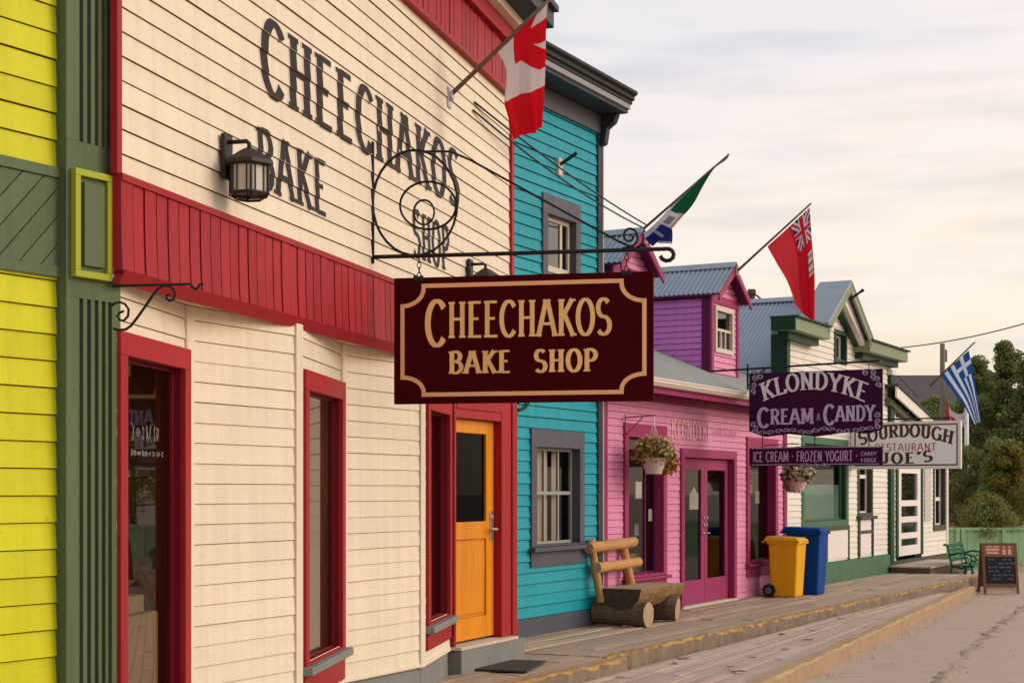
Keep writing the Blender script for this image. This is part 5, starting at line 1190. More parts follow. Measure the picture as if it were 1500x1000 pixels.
for yy in (.30, .62):
    st, _ = letters('CANDY' if yy < .5 else 'FUDGE', thick=.08, thin=.05, serif=0, track=.08); put_letters(mb, st, lambda x, y: KH(.845 + x * .115, yy + .20 - y * .20), kper * .0192, 0)
mb.build('sign_lettering', paint('mauve_letter_paint', (0.52, 0.30, 0.46), .5, .2, (1, 1, 1), 20), k2, recalc=False)
mb = MB()
for yy in (.06, .92):
    for q in ribbon([(.02, yy), (.35, yy - .02), (.5, yy - .06 * (1 if yy < .5 else -1)), (.65, yy - .02), (.98, yy)], lambda tx, ty: .022): mb.face([KH(*p, .0195) for p in q])
for i in range(7): curl(KH, .40 + i * .033, .93 if i % 2 else .97, .02, .10, rnd.uniform(0, 6), 1.0)
mb.build('scroll_border', M_scroll, k2, recalc=False)
mb = MB()
for x in (.1, .5, .9): mb.tube([KG(x, .92), KH(x, .05)], .008, 5)
mb.build('hanging_rod', M_iron, k2)
kb = thing('iron_sign_arm', 'thin black iron arm with lattice scrollwork carrying the purple shop sign', 'sign bracket', tuple(KG(-kD / kw_, -.06)))
mb = MB(); mb.tube([KG(-kD / kw_, -.06), KG(-.02, -.07), KG(.5, -.10), KG(.98, -.12)], .016, 6); mb.build('arm', M_iron, kb)
mb = MB(); mb.tube([KG(-.015, -.15), KG(-.015, .25)], .015, 6); mb.tube([KG(-.015, .2), KG(.12, -.075)], .009, 5)
for cx_, cy_, r_ in ((.03, .0, .02), (.06, .06, .018), (.02, .1, .016), (.09, .0, .015)): mb.tube([KG(cx_ + r_ * math.cos(t * .7), cy_ + 2 * r_ * math.sin(t * .7), -.03) for t in range(10)], .006, 5, caps=False)
for x in (.12, .9): mb.tube([KG(x, -.085), KG(x, .02)], .007, 5)
mb.build('scrollwork', M_iron, kb)

# sourdough sign
oS = ST.s(1246); ow = 1.95; oz = ST.W(oS, 0, 0).y
OZ1, OZ0 = P(1246, 619, oz).z, P(1246, 687, oz).z
def OG(x, y, d=0.0): return ST.W(oS, 0, .02) + ST.n * (ow * x) + kper * d + Vector((0, 0, OZ1 + (OZ0 - OZ1) * y))
os_ = thing('white_sign', 'white framed restaurant sign with brown arched lettering hanging beyond the purple signs', 'sign', tuple(OG(.5, 1)))
mb = MB(); mb.prism([OG(x, y, -.03) for x, y in ((.012, .03), (.988, .03), (.988, .97), (.012, .97))], kper * .06); mb.build('sign_board', M_wsign, os_)
mb = MB()
for x0, x1, y0, y1 in ((0, 1, 0, .045), (0, 1, .955, 1), (0, .02, .046, .954), (.98, 1, .046, .954)): mb.prism([OG(x0, y0, -.045), OG(x1, y0, -.045), OG(x1, y1, -.045), OG(x0, y1, -.045)], kper * .09)
mb.build('sign_frame', M_whitepanel, os_, bevel=.004)
mb = MB(); 
for x0, x1, y0, y1 in ((.03, .97, .06, .085), (.03, .97, .905, .935), (.03, .042, .086, .904), (.958, .97, .086, .904)): mb.prism([OG(x0, y0, .03), OG(x1, y0, .03), OG(x1, y1, .03), OG(x0, y1, .03)], kper * .002)
st, _ = letters('SOURDOUGH', thick=.10, thin=.055, serif=.07, track=.07)
def arch2(x, y): c = 2 * x - 1; return OG(.07 + .86 * x + c * .02 * (y - .5), .48 - .16 * (1 - c * c * 1.1) - y * .27, 0)
put_letters(mb, st, arch2, kper * .0312, 0)
st, _ = letters('RESTAURANT', thick=.06, thin=.045, serif=0, track=.08); put_letters(mb, st, lambda x, y: OG(.22 + x * .56, .62 - y * .16), kper * .0312, 1)
st, _ = letters("JOE'S", thick=.10, thin=.055, serif=.07, track=.16)
def arch3(x, y): c = 2 * x - 1; return OG(.275 + .47 * x, .87 + .03 * (1 - c * c) - y * .23 - .03 * x, 0)
put_letters(mb, st, arch3, kper * .0312, 0)
mb.build('sign_lettering', [M_brownletter, M_redletter], os_, recalc=False)
mb = MB(); mb.tube([OG(-.03, -.06), OG(.9, -.06)], .015, 6)
for x in (.1, .85): mb.tube([OG(x, -.06), OG(x, .02)], .006, 5)
mb.build('hanger_arm', M_iron, os_)

# ================================================================== lanterns
def lantern(px, py, label):
    a, z = CR.sz(px, py); p = CR.W(a, z, .02)
    t = thing('wall_lantern', label, 'lantern', tuple(p), CR.ang, 'lanterns on the cream front')
    # local: x along wall, -y outward, z up
    mb = MB(); mb.box((-.055, -.03, -.11), (.055, 0, .15)); mb.build('wall_plate', M_bronze, t, local=True, bevel=.008)
    mb = MB(); mb.tube([(0, -.03, .105), (0, -.14, .105), (0, -.155, .09), (0, -.155, .05)], .013, 8); mb.build('arm', M_bronze, t, local=True, smooth=True)
    c = Vector((0, -.155, 0)); k = 6
    def ring(r, z): return [c + Vector((r * math.cos(R(60 * i + 30)), r * math.sin(R(60 * i + 30)), z)) for i in range(k)]
    mb = MB(); rr = [(.012, .070), (.06, .045), (.145, -.012), (.152, -.035), (.14, -.042), (.0, -.04)]
    L_ = [ring(r, z) for r, z in rr]; base = len(mb.v)
    for q in L_: mb.v += q
    for j in range(len(L_) - 1):
        for i in range(k): i2 = (i + 1) % k; mb.f.append([j * k + i, j * k + i2, (j + 1) * k + i2, (j + 1) * k + i]); mb.m.append(0)
    mb.build('roof_cap', M_bronze, t, local=True)
    mb = MB(); A_, B_ = ring(.112, -.04), ring(.112, -.195)
    for i in range(k): mb.face([A_[i], A_[(i + 1) % k], B_[(i + 1) % k], B_[i]])
    mb.build('glass_panel', M_milky, t, local=True)
    mb = MB(); A_, B_ = ring(.118, -.038), ring(.118, -.20)
    for i in range(k):
        mb.tube([A_[i], B_[i]], .009, 6); mb.tube([B_[i], B_[(i + 1) % k]], .010, 6); mb.tube([A_[i], A_[(i + 1) % k]], .007, 6)
        for f in (.25, .75):
            mb.tube([A_[i].lerp(A_[(i + 1) % k], f), B_[i].lerp(B_[(i + 1) % k], f)], .004, 5)
        Cq = B_[i] + (c - B_[i]) * .35; Cq.z = -.225; mb.tube([B_[i], Cq], .006, 5); n2 = B_[(i + 1) % k] + (c - B_[(i + 1) % k]) * .35; n2.z = -.225; mb.tube([Cq, n2], .008, 5)
    mb.build('cage', M_bronze, t, local=True)
    return t
lantern(324, 236, 'dark bronze wall lantern hung over the painted word BAKE')
lantern(683, 405, 'dark bronze wall lantern half hidden above the maroon hanging sign')

# ================================================================== flags
def catmull(p0, p1, p2, p3, t):
    return 0.5 * ((2 * p1) + (-p0 + p2) * t + (2 * p0 - 5 * p1 + 4 * p2 - p3) * t * t + (-p0 + 3 * p1 - 3 * p2 + p3) * t ** 3)
def interp(arr, t):
    k = len(arr) - 1; x = t * k; i = min(int(x), k - 1); f = x - i
    g = lambda j: arr[min(max(j, 0), k)]
    if k == 1: return arr[0].lerp(arr[1], t)
    return catmull(g(i - 1) if i > 0 else arr[0] * 2 - arr[1], g(i), g(i + 1), g(i + 2) if i + 2 <= k else arr[k] * 2 - arr[k - 1], f)
def flag_cloth(par, rows, Zf, colf, nu=70, nv=110, fold=0.03, freq=3.0, name='cloth', phase=0.0):
    """rows: control rows of photo points down the drop; each row runs along the pole; Zf(px,u,v) depth"""
    mb = MB(); cols = []
    R3 = [[P(px, py, Zf(px)) for px, py in r] for r in rows]
    for j in range(nv + 1):
        v = j / nv
        for i in range(nu + 1):
            u = i / nu
            p = interp([interp(r, u) for r in R3], v)
            h = fold * v ** .6 * (math.sin(freq * 2 * math.pi * u + phase + 1.5 * v) + .45 * math.sin(freq * 4.3 * math.pi * u + 2.1 + phase - 2.2 * v))
            p = p + Vector((.25, 1.0, 0)) * h
            mb.v.append(p)
    for j in range(nv):
        for i in range(nu):
            mb.f.append([j * (nu + 1) + i, j * (nu + 1) + i + 1, (j + 1) * (nu + 1) + i + 1, (j + 1) * (nu + 1) + i]); mb.m.append(0)
            cols.append(colf((i + .5) / nu, (j + .5) / nv))
    return mb.build(name, cloth('flag_cloth'), par, smooth=True, colors=cols, recalc=False)
RED, WHT, BLU = (0.62, 0.008, 0.016), (0.66, 0.60, 0.62), (0.02, 0.075, 0.30)
half = [(0, 1), (.10, .80), (.26, .90), (.21, .52), (.42, .74), (.47, .62), (.74, .68), (.66, .50), (.78, .42), (.42, .16), (.47, .04), (.05, .10), (.045, -.25)]
leafp = half + [(-x, y) for x, y in half[::-1]][1:-1] + [(-.045, -.25)]
def inpoly(x, y, poly):
    c = False; j = len(poly) - 1
    for i in range(len(poly)):
        xi, yi = poly[i]; xj, yj = poly[j]
        if (yi > y) != (yj > y) and x < (xj - xi) * (y - yi) / (yj - yi) + xi: c = not c
        j = i
    return c
def canada(u, v):            # u up the hoist, v along the fly 0..1
    if v < .25 or v > .75: return RED
    return RED if inpoly((v - .5) * 2 / .42 * .5 * 1.0, (u - .24) / .56, leafp) else WHT
# large canadian flag on the cream wall
cs, cz = CR.sz(656, 141); p0 = CR.W(cs, cz, .015)
fg = thing('flag', 'large red and white maple leaf flag hanging from an angled pole on the cream wall', 'flag', tuple(p0), group=None)
def poleZ(pxa, Za_, pxb, Zb_): return lambda px: Za_ + (Zb_ - Za_) * (px - pxa) / (pxb - pxa)
zf = poleZ(656, p0.y, 803, p0.y - .30)
mb = MB(); tip = P(822, -17, zf(822)); mb.tube([p0, p0.lerp(tip, .5), tip], [.020, .018, .014], 10); mb.build('pole', M_polewood, fg, smooth=True)
mb = MB(); mb.tube([CR.W(cs, cz + .0, 0), CR.W(cs, cz, .05)], .04, 10); mb.pb(CR, cs - .045, cs + .045, cz - .10, cz + .07, -.002, .02); mb.build('pole_socket', M_ltgrey, fg, bevel=.003)
cf_rows = [[(727, 72), (765, 36), (803, 0)], [(741, 103), (770, 66), (801, 30)], [(738, 148), (768, 122), (800, 96)], [(743, 170), (770, 158), (798, 148)], [(751, 203), (776, 196), (795, 187)]]
big_leaf = [(752, 53), (763, 40), (786, 22), (777, 44), (806, 24), (806, 61), (782, 67), (806, 76), (803, 98), (790, 102), (763, 91), (754, 95), (751, 73)]
def canada_l(u, v):          # the hoist band is rolled round the pole; the leaf, white field and fly band show
    k = v * 4; i = min(int(k), 3); f = k - i
    r = [[a[q] + (b[q] - a[q]) * f for q in (0, 1)] for a, b in zip(cf_rows[i], cf_rows[i + 1])]
    h = u * 2; j = min(int(h), 1); g_ = h - j
    x = r[j][0] + (r[j + 1][0] - r[j][0]) * g_; y = r[j][1] + (r[j + 1][1] - r[j][1]) * g_
    if y > 148 - (x - 738) * .39: return RED
    return RED if inpoly(x, y, big_leaf) else WHT
flag_cloth(fg, cf_rows, zf, canada_l, 130, 190, .03, 1.6)
# yukon flag wound round its pole on the dormer gable
yZ = 19.55
yp = P(944, 334, yZ)
fy = thing('flag', 'furled blue, white and green flag wound around its pole on the near dormer', 'flag', tuple(yp))
zf2 = poleZ(944, yZ, 1067, yZ - .55)
mb = MB(); mb.tube([yp, P(1068, 226, zf2(1068))], [.018, .012], 8); mb.build('pole', M_polewood, fy, smooth=True)
def yuk(u, v):
    if v < .20 + .1 * math.sin(u * 9): 
        return WHT if u > .18 else (.010, .085, .045)
    if u < .60: return (.010, .095, .045)
    if u < .76:
        return (.20, .20, .24) if (.64 < u < .73 and .25 < v < .65) else ((.52, .30, .16) if v > .8 else WHT)
    return (.022, .025, .18) if not (.84 < u < .88) else (.32, .33, .50)
flag_cloth(fy, [[(1066, 227), (1032, 255), (992, 293), (962, 325), (941, 344)], [(1066.5, 228), (1036, 254), (1002, 298), (975, 330), (948, 354)], [(1067, 229), (1042, 254), (1016, 296), (985, 335), (955, 360)]], zf2, yuk, 90, 60, .035, 2.0)
lowc = [[(962, 325), (972, 330), (985, 336)], [(955, 338), (970, 344), (985, 346)], [(950, 350), (966, 356), (984, 357)]]
flag_cloth(fy, lowc, lambda px: zf2(px) + .05, lambda u, v: (.025, .03, .17) if v < .86 else (.42, .42, .50), 30, 30, .02, 2.0, 'cloth_tail')
# red ensign on the far dormer
ez_ = 22.7; ep = P(1081, 396, ez_)
fe = thing('flag', 'red ensign with a small union flag corner on a slanted pole above the far dormer', 'flag', tuple(ep))
zf3 = poleZ(1081, ez_, 1187, ez_ - .6)
mb = MB(); mb.tube([ep, P(1188, 298, zf3(1188))], [.020, .014], 8); mb.build('pole', M_polewood, fe, smooth=True)
def ensign(u, v):
    NV = (.025, .03, .09); PW_ = (.62, .52, .56); RR = (.50, .02, .035)
    if u > .56 and v < .32:
        x = (v / .32) * 2 - 1; y = ((u - .56) / .44) * 2 - 1
        if abs(x) < .12 or abs(y) < .20: return RR
        if abs(x) < .20 or abs(y) < .33: return PW_
        d = min(abs(x - y), abs(x + y))
        if d < .12: return RR
        return PW_ if d < .34 else NV
    if .42 < v < .64 and .82 < u < .97: return (.60, .52, .50) if int(v * 40) % 3 else (.1, .15, .12)
    return (.64, .035, .045) if u < .5 else (.58, .010, .022)  # half beyond the fold is darker: its shade is put into the red
flag_cloth(fe, [[(1124, 361), (1155, 333), (1186, 304)], [(1138, 386), (1168, 374), (1189, 350)], [(1153, 412), (1171, 420), (1193, 402)], [(1165, 446), (1177, 460), (1193, 470)]], zf3, ensign, 90, 100, .07, 1.05, phase=1.2)
# greek flag
gz_ = 33.0; gpp = P(1376, 552, gz_)
fgk = thing('flag', 'blue and white striped flag on a slanted pole beyond the white restaurant sign', 'flag', tuple(gpp))
zf4 = poleZ(1376, gz_, 1428, gz_ - .4)
mb = MB(); mb.tube([P(1362, 565, gz_ + .1), P(1428, 501, zf4(1428))], [.022, .016], 8); mb.build('pole', M_polewood, fgk, smooth=True)
def greek(u, v):
    B_, Wt = (.018, .085, .26), (.62, .68, .80)
    if u > .44 and v < .37:
        x, y = v / .37, (u - .44) / .56
        return Wt if abs(x - .5) < .11 or abs(y - .5) < .11 else B_
    return B_ if int(u * 9) % 2 == 0 else Wt
flag_cloth(fgk, [[(1378, 550), (1399, 531), (1419, 513)], [(1396, 573), (1409, 553), (1425, 541)], [(1412, 594), (1421, 580), (1430, 572)], [(1427, 622), (1432, 619), (1437, 617)]], zf4, greek, 72, 80, .05, 1.3)
# small canadian flag on a white pole
sp_ = P(1416, 700, 41)
fs = thing('flag', 'small faded maple leaf flag drooping from a white flagpole by the trees', 'flag', (sp_.x, sp_.y, ZS))
mb = MB(); mb.tube([(sp_.x, sp_.y, ZS - .1), P(1416, 520, 41)], [.07, .045], 10); mb.build('pole', M_whitepole, fs, smooth=True)
flag_cloth(fs, [[(1385, 621), (1386, 600), (1385, 583)], [(1398, 622), (1395, 612), (1393, 600)], [(1408, 624), (1408, 615), (1407, 606)], [(1416, 627), (1416, 612), (1416, 600)]], lambda px: 41, lambda u, v: (.50, .03, .06) if v < .2 or (.25 < v < .45 and .12 < u < .6) else (.62, .52, .50), 40, 60, .05, 1.5)
# empty pole socket on the teal wall and gable tip rod
tsS, tsZ = ST.sz(817, 241)
fh = thing('flag_pole_socket', 'short empty flagpole stub in a pale socket on the teal wall', 'pole socket', tuple(ST.W(tsS, tsZ, .02)))
mb = MB(); mb.pb(ST, tsS - .05, tsS + .05, tsZ - .13, tsZ + .07, .0, .04); mb.build('socket_plate', M_pot, fh, bevel=.005)
p1 = ST.W(tsS, tsZ, .04); mb = MB(); mb.tube([p1, P(845, 224, p1.y - .1)], .022, 8); mb.build('pole_stub', M_dkgreen, fh)
fh2 = thing('gable_rod', 'short dark rod sticking out from the peak of the green trimmed gable', 'rod', tuple(P(1252, 433, ST.W(gpk, 0, .34).y)))
zz = ST.W(gpk, 0, .34).y; mb = MB(); mb.tube([P(1247, 437, zz), P(1264, 425, zz - .1)], .022, 8); mb.tube([P(1262, 426.5, zz - .09), P(1265, 424, zz - .1)], .030, 8); mb.build('rod', M_iron, fh2)

# ================================================================== cables
def cable(name, a, b, r, sag, label, k=16):
    mb = MB(); mb.tube([a.lerp(b, i / k) - Vector((0, 0, sag * 4 * (i / k) * (1 - i / k))) for i in range(k + 1)], r, 6)
    return tag(mb.build(name, M_iron, None, smooth=True), label, 'cable')
q0 = CR.W(*CR.sz(692, 150), .02)
cable('power_cable', q0, P(946, 329, 19.2), .009, .05, 'upper of two black cables running from the cream wall to the near dormer')
cable('power_cable', CR.W(*CR.sz(690, 152), .02) - Vector((0, 0, .06)), P(943, 334, 19.2), .009, .08, 'lower of two black cables running from the cream wall to the near dormer')
cable('overhead_wire', P(1276, 512, 34), P(1530, 465, 30), .012, .12, 'single overhead wire crossing the pale sky at the right edge')
cable('guy_wire', P(1312, 547, 36), P(1345, 582, 40), .012, .0, 'thin wire slanting down behind the green pillar cap')

# ================================================================== hanging baskets
def leaf_cloud(mb, c, rad, n, size, rnd, squash=(1, 1, 1), droop=0.0, m=0):
    for _ in range(n):
        d = Vector((rnd.gauss(0, 1), rnd.gauss(0, 1), rnd.gauss(0, 1))).normalized() * (rnd.random() ** .4)
        p = Vector(c) + Vector((d.x * rad * squash[0], d.y * rad * squash[1], d.z * rad * squash[2] - droop * (d.x ** 2 + d.y ** 2) * rad))
        a = Vector((rnd.gauss(0, 1), rnd.gauss(0, 1), rnd.gauss(0, 1))).normalized(); b = a.orthogonal().normalized()
        s = size * rnd.uniform(.5, 1.3); b2 = b * s * .42; a2 = a * s
        i = len(mb.v); mb.v += [p - a2 * .5, p + b2, p + a2 * .5, p - b2]; mb.f.append([i, i + 1, i + 2, i + 3]); mb.m.append(m)
def basket(s, d, z, label, flower, yaw):
    p = ST.W(s, 0, d); t = thing('hanging_basket', label, 'flower basket', (p.x, p.y, z), ST.ang + yaw, 'hanging flower baskets')
    mb = MB(); mb.lathe((0, 0, 0), [(.095, 0), (.10, .01), (.155, .17), (.165, .175), (.165, .20), (.15, .20), (.14, .17)], 22); mb.build('pot', M_pot, t, smooth=False, local=True)
    rnd = random.Random(int(s * 10)); mb = MB()
    leaf_cloud(mb, (0, 0, .30), .27, 520, .055, rnd, (1, 1, .62), .25, 0); leaf_cloud(mb, (0, 0, .31), .29, 560, .05, rnd, (1, 1, .7), .2, 1); leaf_cloud(mb, (.20, -.08, .17), .19, 560, .055, rnd, (1, 1, 1), .3, 2)
    leaf_cloud(mb, (.08, -.14, .10), .10, 120, .05, rnd, (1, .6, 1), .3, 2)
    mb.build('plants', flower, t, local=True, recalc=False)
    mb = MB()
    for q in range(3):
        th = q * 2.1; mb.tube([(.16 * math.cos(th), .16 * math.sin(th), .2), (0, 0, .62)], .004, 5)
    mb.tube([(0, 0, .6), (0, 0, .72)], .008, 6); mb.build('hanger', M_paper, t, local=True)
    return t
F1 = [leafmat('olive_leaf', (.08, .075, .015), (.26, .20, .05)), leafmat('straw_flower', (.44, .31, .10), (.60, .47, .20)), leafmat('rust_leaf', (.28, .11, .015), (.52, .26, .04))]
F2 = [leafmat('dry_dark_leaf', (.06, .04, .02), (.16, .11, .06)), leafmat('cream_flower', (.55, .44, .32), (.70, .60, .48)), leafmat('dusty_pink_flower', (.34, .22, .17), (.60, .45, .36))]
bs1 = ST.s(958, .42)
basket(bs1, .42, P(958, 694, ST.W(bs1, 0, .42).y).z, 'hanging basket of rusty autumn plants in front of the pink shop window', F1, .2)
bs2 = ST.s(1168, .55)
basket(bs2, .55, P(1168, 719, ST.W(bs2, 0, .55).y).z, 'hanging basket of pale dried flowers under the narrow purple sign', F2, .9)
def bracket(s, d, z, label):
    t = thing('basket_bracket', label, 'bracket', tuple(ST.W(s, z, .03)), group='basket brackets'); mb = MB()
    mb.tube([ST.W(s, z, .03), ST.W(s, z + .02, d + .02)], .009, 6); mb.tube([ST.W(s, z - .22, .03), ST.W(s, z - .0, d * .65)], .007, 6); mb.tube([ST.W(s, z - .26, .035), ST.W(s, z + .04, .035)], .009, 6); mb.build('iron_bracket', M_mag, t)
bracket(bs1, .42, P(958, 694, ST.W(bs1, 0, .42).y).z + .70, 'small painted wall bracket holding the rusty autumn basket')
bracket(bs2, .55, P(1168, 719, ST.W(bs2, 0, .55).y).z + .70, 'small painted wall bracket holding the pale dried flower basket')

# ================================================================== log bench
lb = thing('log_bench', 'rustic half-log bench with peeled pole backrest standing against the teal and pink walls', 'bench', tuple(ST.W(.4, 0, .4)))
rnd = random.Random(11)
def log(p, q, r, m, name, mend=None, n=14, seg=7, wob=.05, taper=.06):
    mb = MB(); p, q = Vector(p), Vector(q)
    pts = [p.lerp(q, i / seg) + Vector((rnd.uniform(-1, 1), rnd.uniform(-1, 1), rnd.uniform(-1, 1))) * r * .05 for i in range(seg + 1)]
    mb.tube(pts, [r * (1 - taper * i / seg) * rnd.uniform(.97, 1.03) for i in range(seg + 1)], n, 0, True, wob)
    mb.m[-1] = 1; mb.m[-2] = 1
    return mb.build(name, [m, mend or M_logend], lb, smooth=False, bevel=.004)
log(ST.W(-.17, .16, .04), ST.W(-.15, .155, .72), .155, M_logdark, 'support_log')
log(ST.W(.72, .15, .06), ST.W(.74, .15, .72), .15, M_logdark, 'support_log')
# seat: half log, flat on top, hollowed dark end
mb = MB(); k = 12; L0, L1 = -.30, 1.10; segs = 12
for j in range(segs + 1):
    s = L0 + (L1 - L0) * j / segs; rr = .255 * (1 - .06 * j / segs)
    for i in range(k + 1):
        th = math.pi + math.pi * i / k; w_r = rnd.uniform(.96, 1.04)
        mb.v.append(ST.W(s, .455 + rr * 1.02 * math.sin(th) * w_r + (rnd.uniform(-.004, .004) if i in (0, k) else 0), .43 + rr * math.cos(th) * w_r))
n1 = k + 1
for j in range(segs):
    for i in range(k): mb.f.append([j * n1 + i, j * n1 + i + 1, (j + 1) * n1 + i + 1, (j + 1) * n1 + i]); mb.m.append(0)
    mb.f.append([j * n1 + k, j * n1, (j + 1) * n1, (j + 1) * n1 + k]); mb.m.append(1)
mb.f.append([i for i in range(n1)]); mb.m.append(2); mb.f.append([segs * n1 + i for i in range(n1)][::-1]); mb.m.append(1)
mb.build('seat', [M_bark, M_logend, paint('rotted_log_core', (0.075, 0.055, 0.040), .9, .6, (1, 1, 1), 14, .8)], lb, bevel=.008)
log(ST.W(-.28, .28, .16), ST.W(-.36, 1.02, -.0 + .06), .052, M_log, 'back_post', n=10)
log(ST.W(.62, .40, .16), ST.W(.56, 1.0, .05), .056, M_log, 'back_post', n=10)
log(ST.W(-.50, .93, .10), ST.W(.82, .96, .10), .068, M_log, 'back_rail', n=12)
log(ST.W(-.36, .69, .14), ST.W(.90, .71, .13), .064, M_log, 'back_rail', n=12)

# ================================================================== wheelie bins
def bin_(s, d, h, wd, dp, mat, label):
    p = ST.W(s, 0, d); t = thing('wheelie_bin', label, 'bin', (p.x, p.y, .002), ST.ang, 'wheelie bins')
    # local x along the street, -y to the street (front), z up
    mb = MB(); a, b = wd / 2, dp / 2; bt = .82; hz = h - .09
    lower = [(-a * bt, -b * bt, .0), (a * bt, -b * bt, .0), (a * bt, b * .82, .0), (-a * bt, b * .82, .0)]
    upper = [(-a, -b, hz), (a, -b, hz), (a, b * .9, hz), (-a, b * .9, hz)]
    mb.hexa(lower + upper); mb.build('body', mat, t, local=True, bevel=.03)
    mb = MB(); mb.box((-a - .02, -b - .025, hz - .035), (a + .02, b * .9 + .02, hz + .004)); mb.build('rim', mat, t, local=True, bevel=.012)
    mb = MB(); zl = hz + .006
    mb.hexa([(-a - .025, -b - .04, zl), (a + .025, -b - .04, zl), (a + .025, b + .05, zl), (-a - .025, b + .05, zl), (-a + .02, -b + .02, zl + .055), (a - .02, -b + .02, zl + .055), (a - .02, b + .02, zl + .075), (-a + .02, b + .02, zl + .075)]); mb.build('lid', mat, t, local=True, bevel=.018)
    mb = MB(); mb.tube([(-a, b + .06, zl - .01), (a, b + .06, zl - .01)], .016, 8); mb.build('handle_bar', mat, t, local=True)
    for sg in (-1, 1):
        mb = MB(); x0 = sg * (a * .86); mb.tube([(x0, b * .86, .10), (x0 + sg * .05, b * .86, .10)], .098, 20); wl = mb.build('wheel', M_rubber, t, local=True, bevel=.008)
        mb = MB(); mb.tube([(x0 + sg * .05, b * .86, .10), (x0 + sg * .056, b * .86, .10)], .05, 16); mb.build('wheel_hub', paint('grey_plastic', (.12, .12, .12), .5), wl, local=True)
    mb = MB(); mb.tube([(-a * .8, b * .86, .10), (a * .8, b * .86, .10)], .012, 8); mb.build('axle', M_steel, t, local=True)
bin_(5.72, .47, .92, .46, .48, M_binY, 'yellow wheelie bin nearer of two beside the pink wall')
bin_(6.42, .56, 1.05, .48, .56, M_binB, 'tall blue wheelie bin behind the yellow one')

# ================================================================== green park bench
gbn = thing('park_bench', 'dark green cast iron park bench at the far end of the boardwalk', 'bench', tuple(ST.W(14.4, ZS, 1.2)))
for sx in (13.85, 15.15):
    mb = MB(); c = lambda d, z: ST.W(sx, ZS + z, d + .12)
    mb.tube([c(.86, .80), c(.90, .82), c(.94, .78), c(.98, .62), c(1.02, .44), c(1.03, .38)], .022, 8)
    mb.tube([c(1.03, .40), c(1.2, .36), c(1.42, .41), c(1.46, .40)], .022, 8); mb.tube([c(1.03, .40), c(1.0, .22), c(.94, .06), c(.90, .0)], .022, 8); mb.tube([c(1.40, .40), c(1.42, .22), c(1.46, .08), c(1.50, .0)], .022, 8)
    mb.tube([c(1.0, .62), c(1.15, .66), c(1.35, .63), c(1.45, .60), c(1.50, .54), c(1.46, .49), c(1.42, .52)], .020, 8); mb.tube([c(1.36, .42), c(1.40, .52), c(1.38, .62)], .018, 8)
    mb.tube([c(1.0 + .10 + .08 * math.cos(t * .6), .20 + .09 * math.sin(t * .6)) for t in range(12)], .012, 6); mb.tube([c(1.27 + .07 * math.cos(t * .6), .52 + .06 * math.sin(t * .6)) for t in range(12)], .012, 6)
    mb.build('bench_end', M_benchg, gbn, smooth=True)
mb = MB()
for dd in (1.08, 1.17, 1.26, 1.35, 1.43): mb.pb(ST, 13.80, 15.20, ZS + .395, ZS + .42, dd + .085, dd + .155)
mb.build('seat', M_benchg, gbn, bevel=.004)
mb = MB()
for dd, zz in ((.985, .52), (.965, .61), (.945, .70), (.92, .79)): mb.pb(ST, 13.80, 15.20, ZS + zz - .035, ZS + zz + .035, dd + .12, dd + .142)
mb.build('backrest', M_benchg, gbn, bevel=.004)

# ================================================================== sandwich board
ap = gp(1463, 868.5, ZS + .01)
af = thing('sandwich_board', 'wooden sandwich board with a black chalk panel and orange header standing on the dirt street', 'sandwich board', tuple(ap))
AZ = ap.y; ax = ap.x
wA_, hA = .64, .91; lean = .13
def A(x, z, d=0.0):           # x -0.5..0.5, z metres up the front leaf, d towards the camera
    return Vector((ax + x * wA_, AZ - .18 + lean * z / hA * 1.3 - d, ZS + .012 + z))
def abox(mb, x0, x1, z0, z1, d0, d1): mb.hexa([A(x0, z0, d1), A(x1, z0, d1), A(x1, z0, d0), A(x0, z0, d0), A(x0, z1, d1), A(x1, z1, d1), A(x1, z1, d0), A(x0, z1, d0)])
mb = MB(); abox(mb, -.5, -.425, 0, hA, -.03, .0); abox(mb, .425, .5, 0, hA, -.03, .0); abox(mb, -.425, .425, hA - .04, hA, -.03, .0); abox(mb, -.425, .425, .11, .18, -.03, .0); abox(mb, -.425, .425, .655, .685, -.03, .0); mb.build('front_frame', M_aframe, af, bevel=.004)
mb = MB()
def B_(x, z, d=0.0): return Vector((ax + x * wA_, AZ + .22 - lean * z / hA * 1.3 + d, ZS + .012 + z))
for x0, x1, z0, z1 in ((-.5, -.425, 0, hA - .01), (.425, .5, 0, hA - .01), (-.425, .425, .11, hA - .01)): mb.hexa([B_(x0, z0, .03), B_(x1, z0, .03), B_(x1, z0, 0), B_(x0, z0, 0), B_(x0, z1, .03), B_(x1, z1, .03), B_(x1, z1, 0), B_(x0, z1, 0)])
mb.build('rear_frame', M_aframe, af, bevel=.004)
mb = MB(); abox(mb, -.425, .425, .18, .655, -.022, -.008); mb.build('chalk_panel', M_board, af)
mb = MB(); abox(mb, -.425, .425, .685, hA - .04, -.022, -.006); mb.build('header_panel', M_orpanel, af)
mb = MB(); abox(mb, -.42, .42, .0, .10, -.06, -.05); mb.build('foot_panel', M_threshold, af)
mb = MB(); rnd = random.Random(4)
for (x0, x1, z0, z1) in ((-.36, -.20, .83, .855), (-.17, .0, .83, .855), (-.38, .0, .77, .81), (-.36, -.02, .715, .75), (.09, .18, .70, .80), (.24, .33, .70, .80), (.10, .17, .825, .85), (.25, .32, .825, .85)):
    mb.face([A(x0, z0, -.005), A(x1, z0, -.005), A(x1, z1, -.005), A(x0, z1, -.005)])
mb.build('header_marks', paint('pale_salmon_paint', (.62, .38, .30), .6, .2), af, recalc=False)
mb = MB()
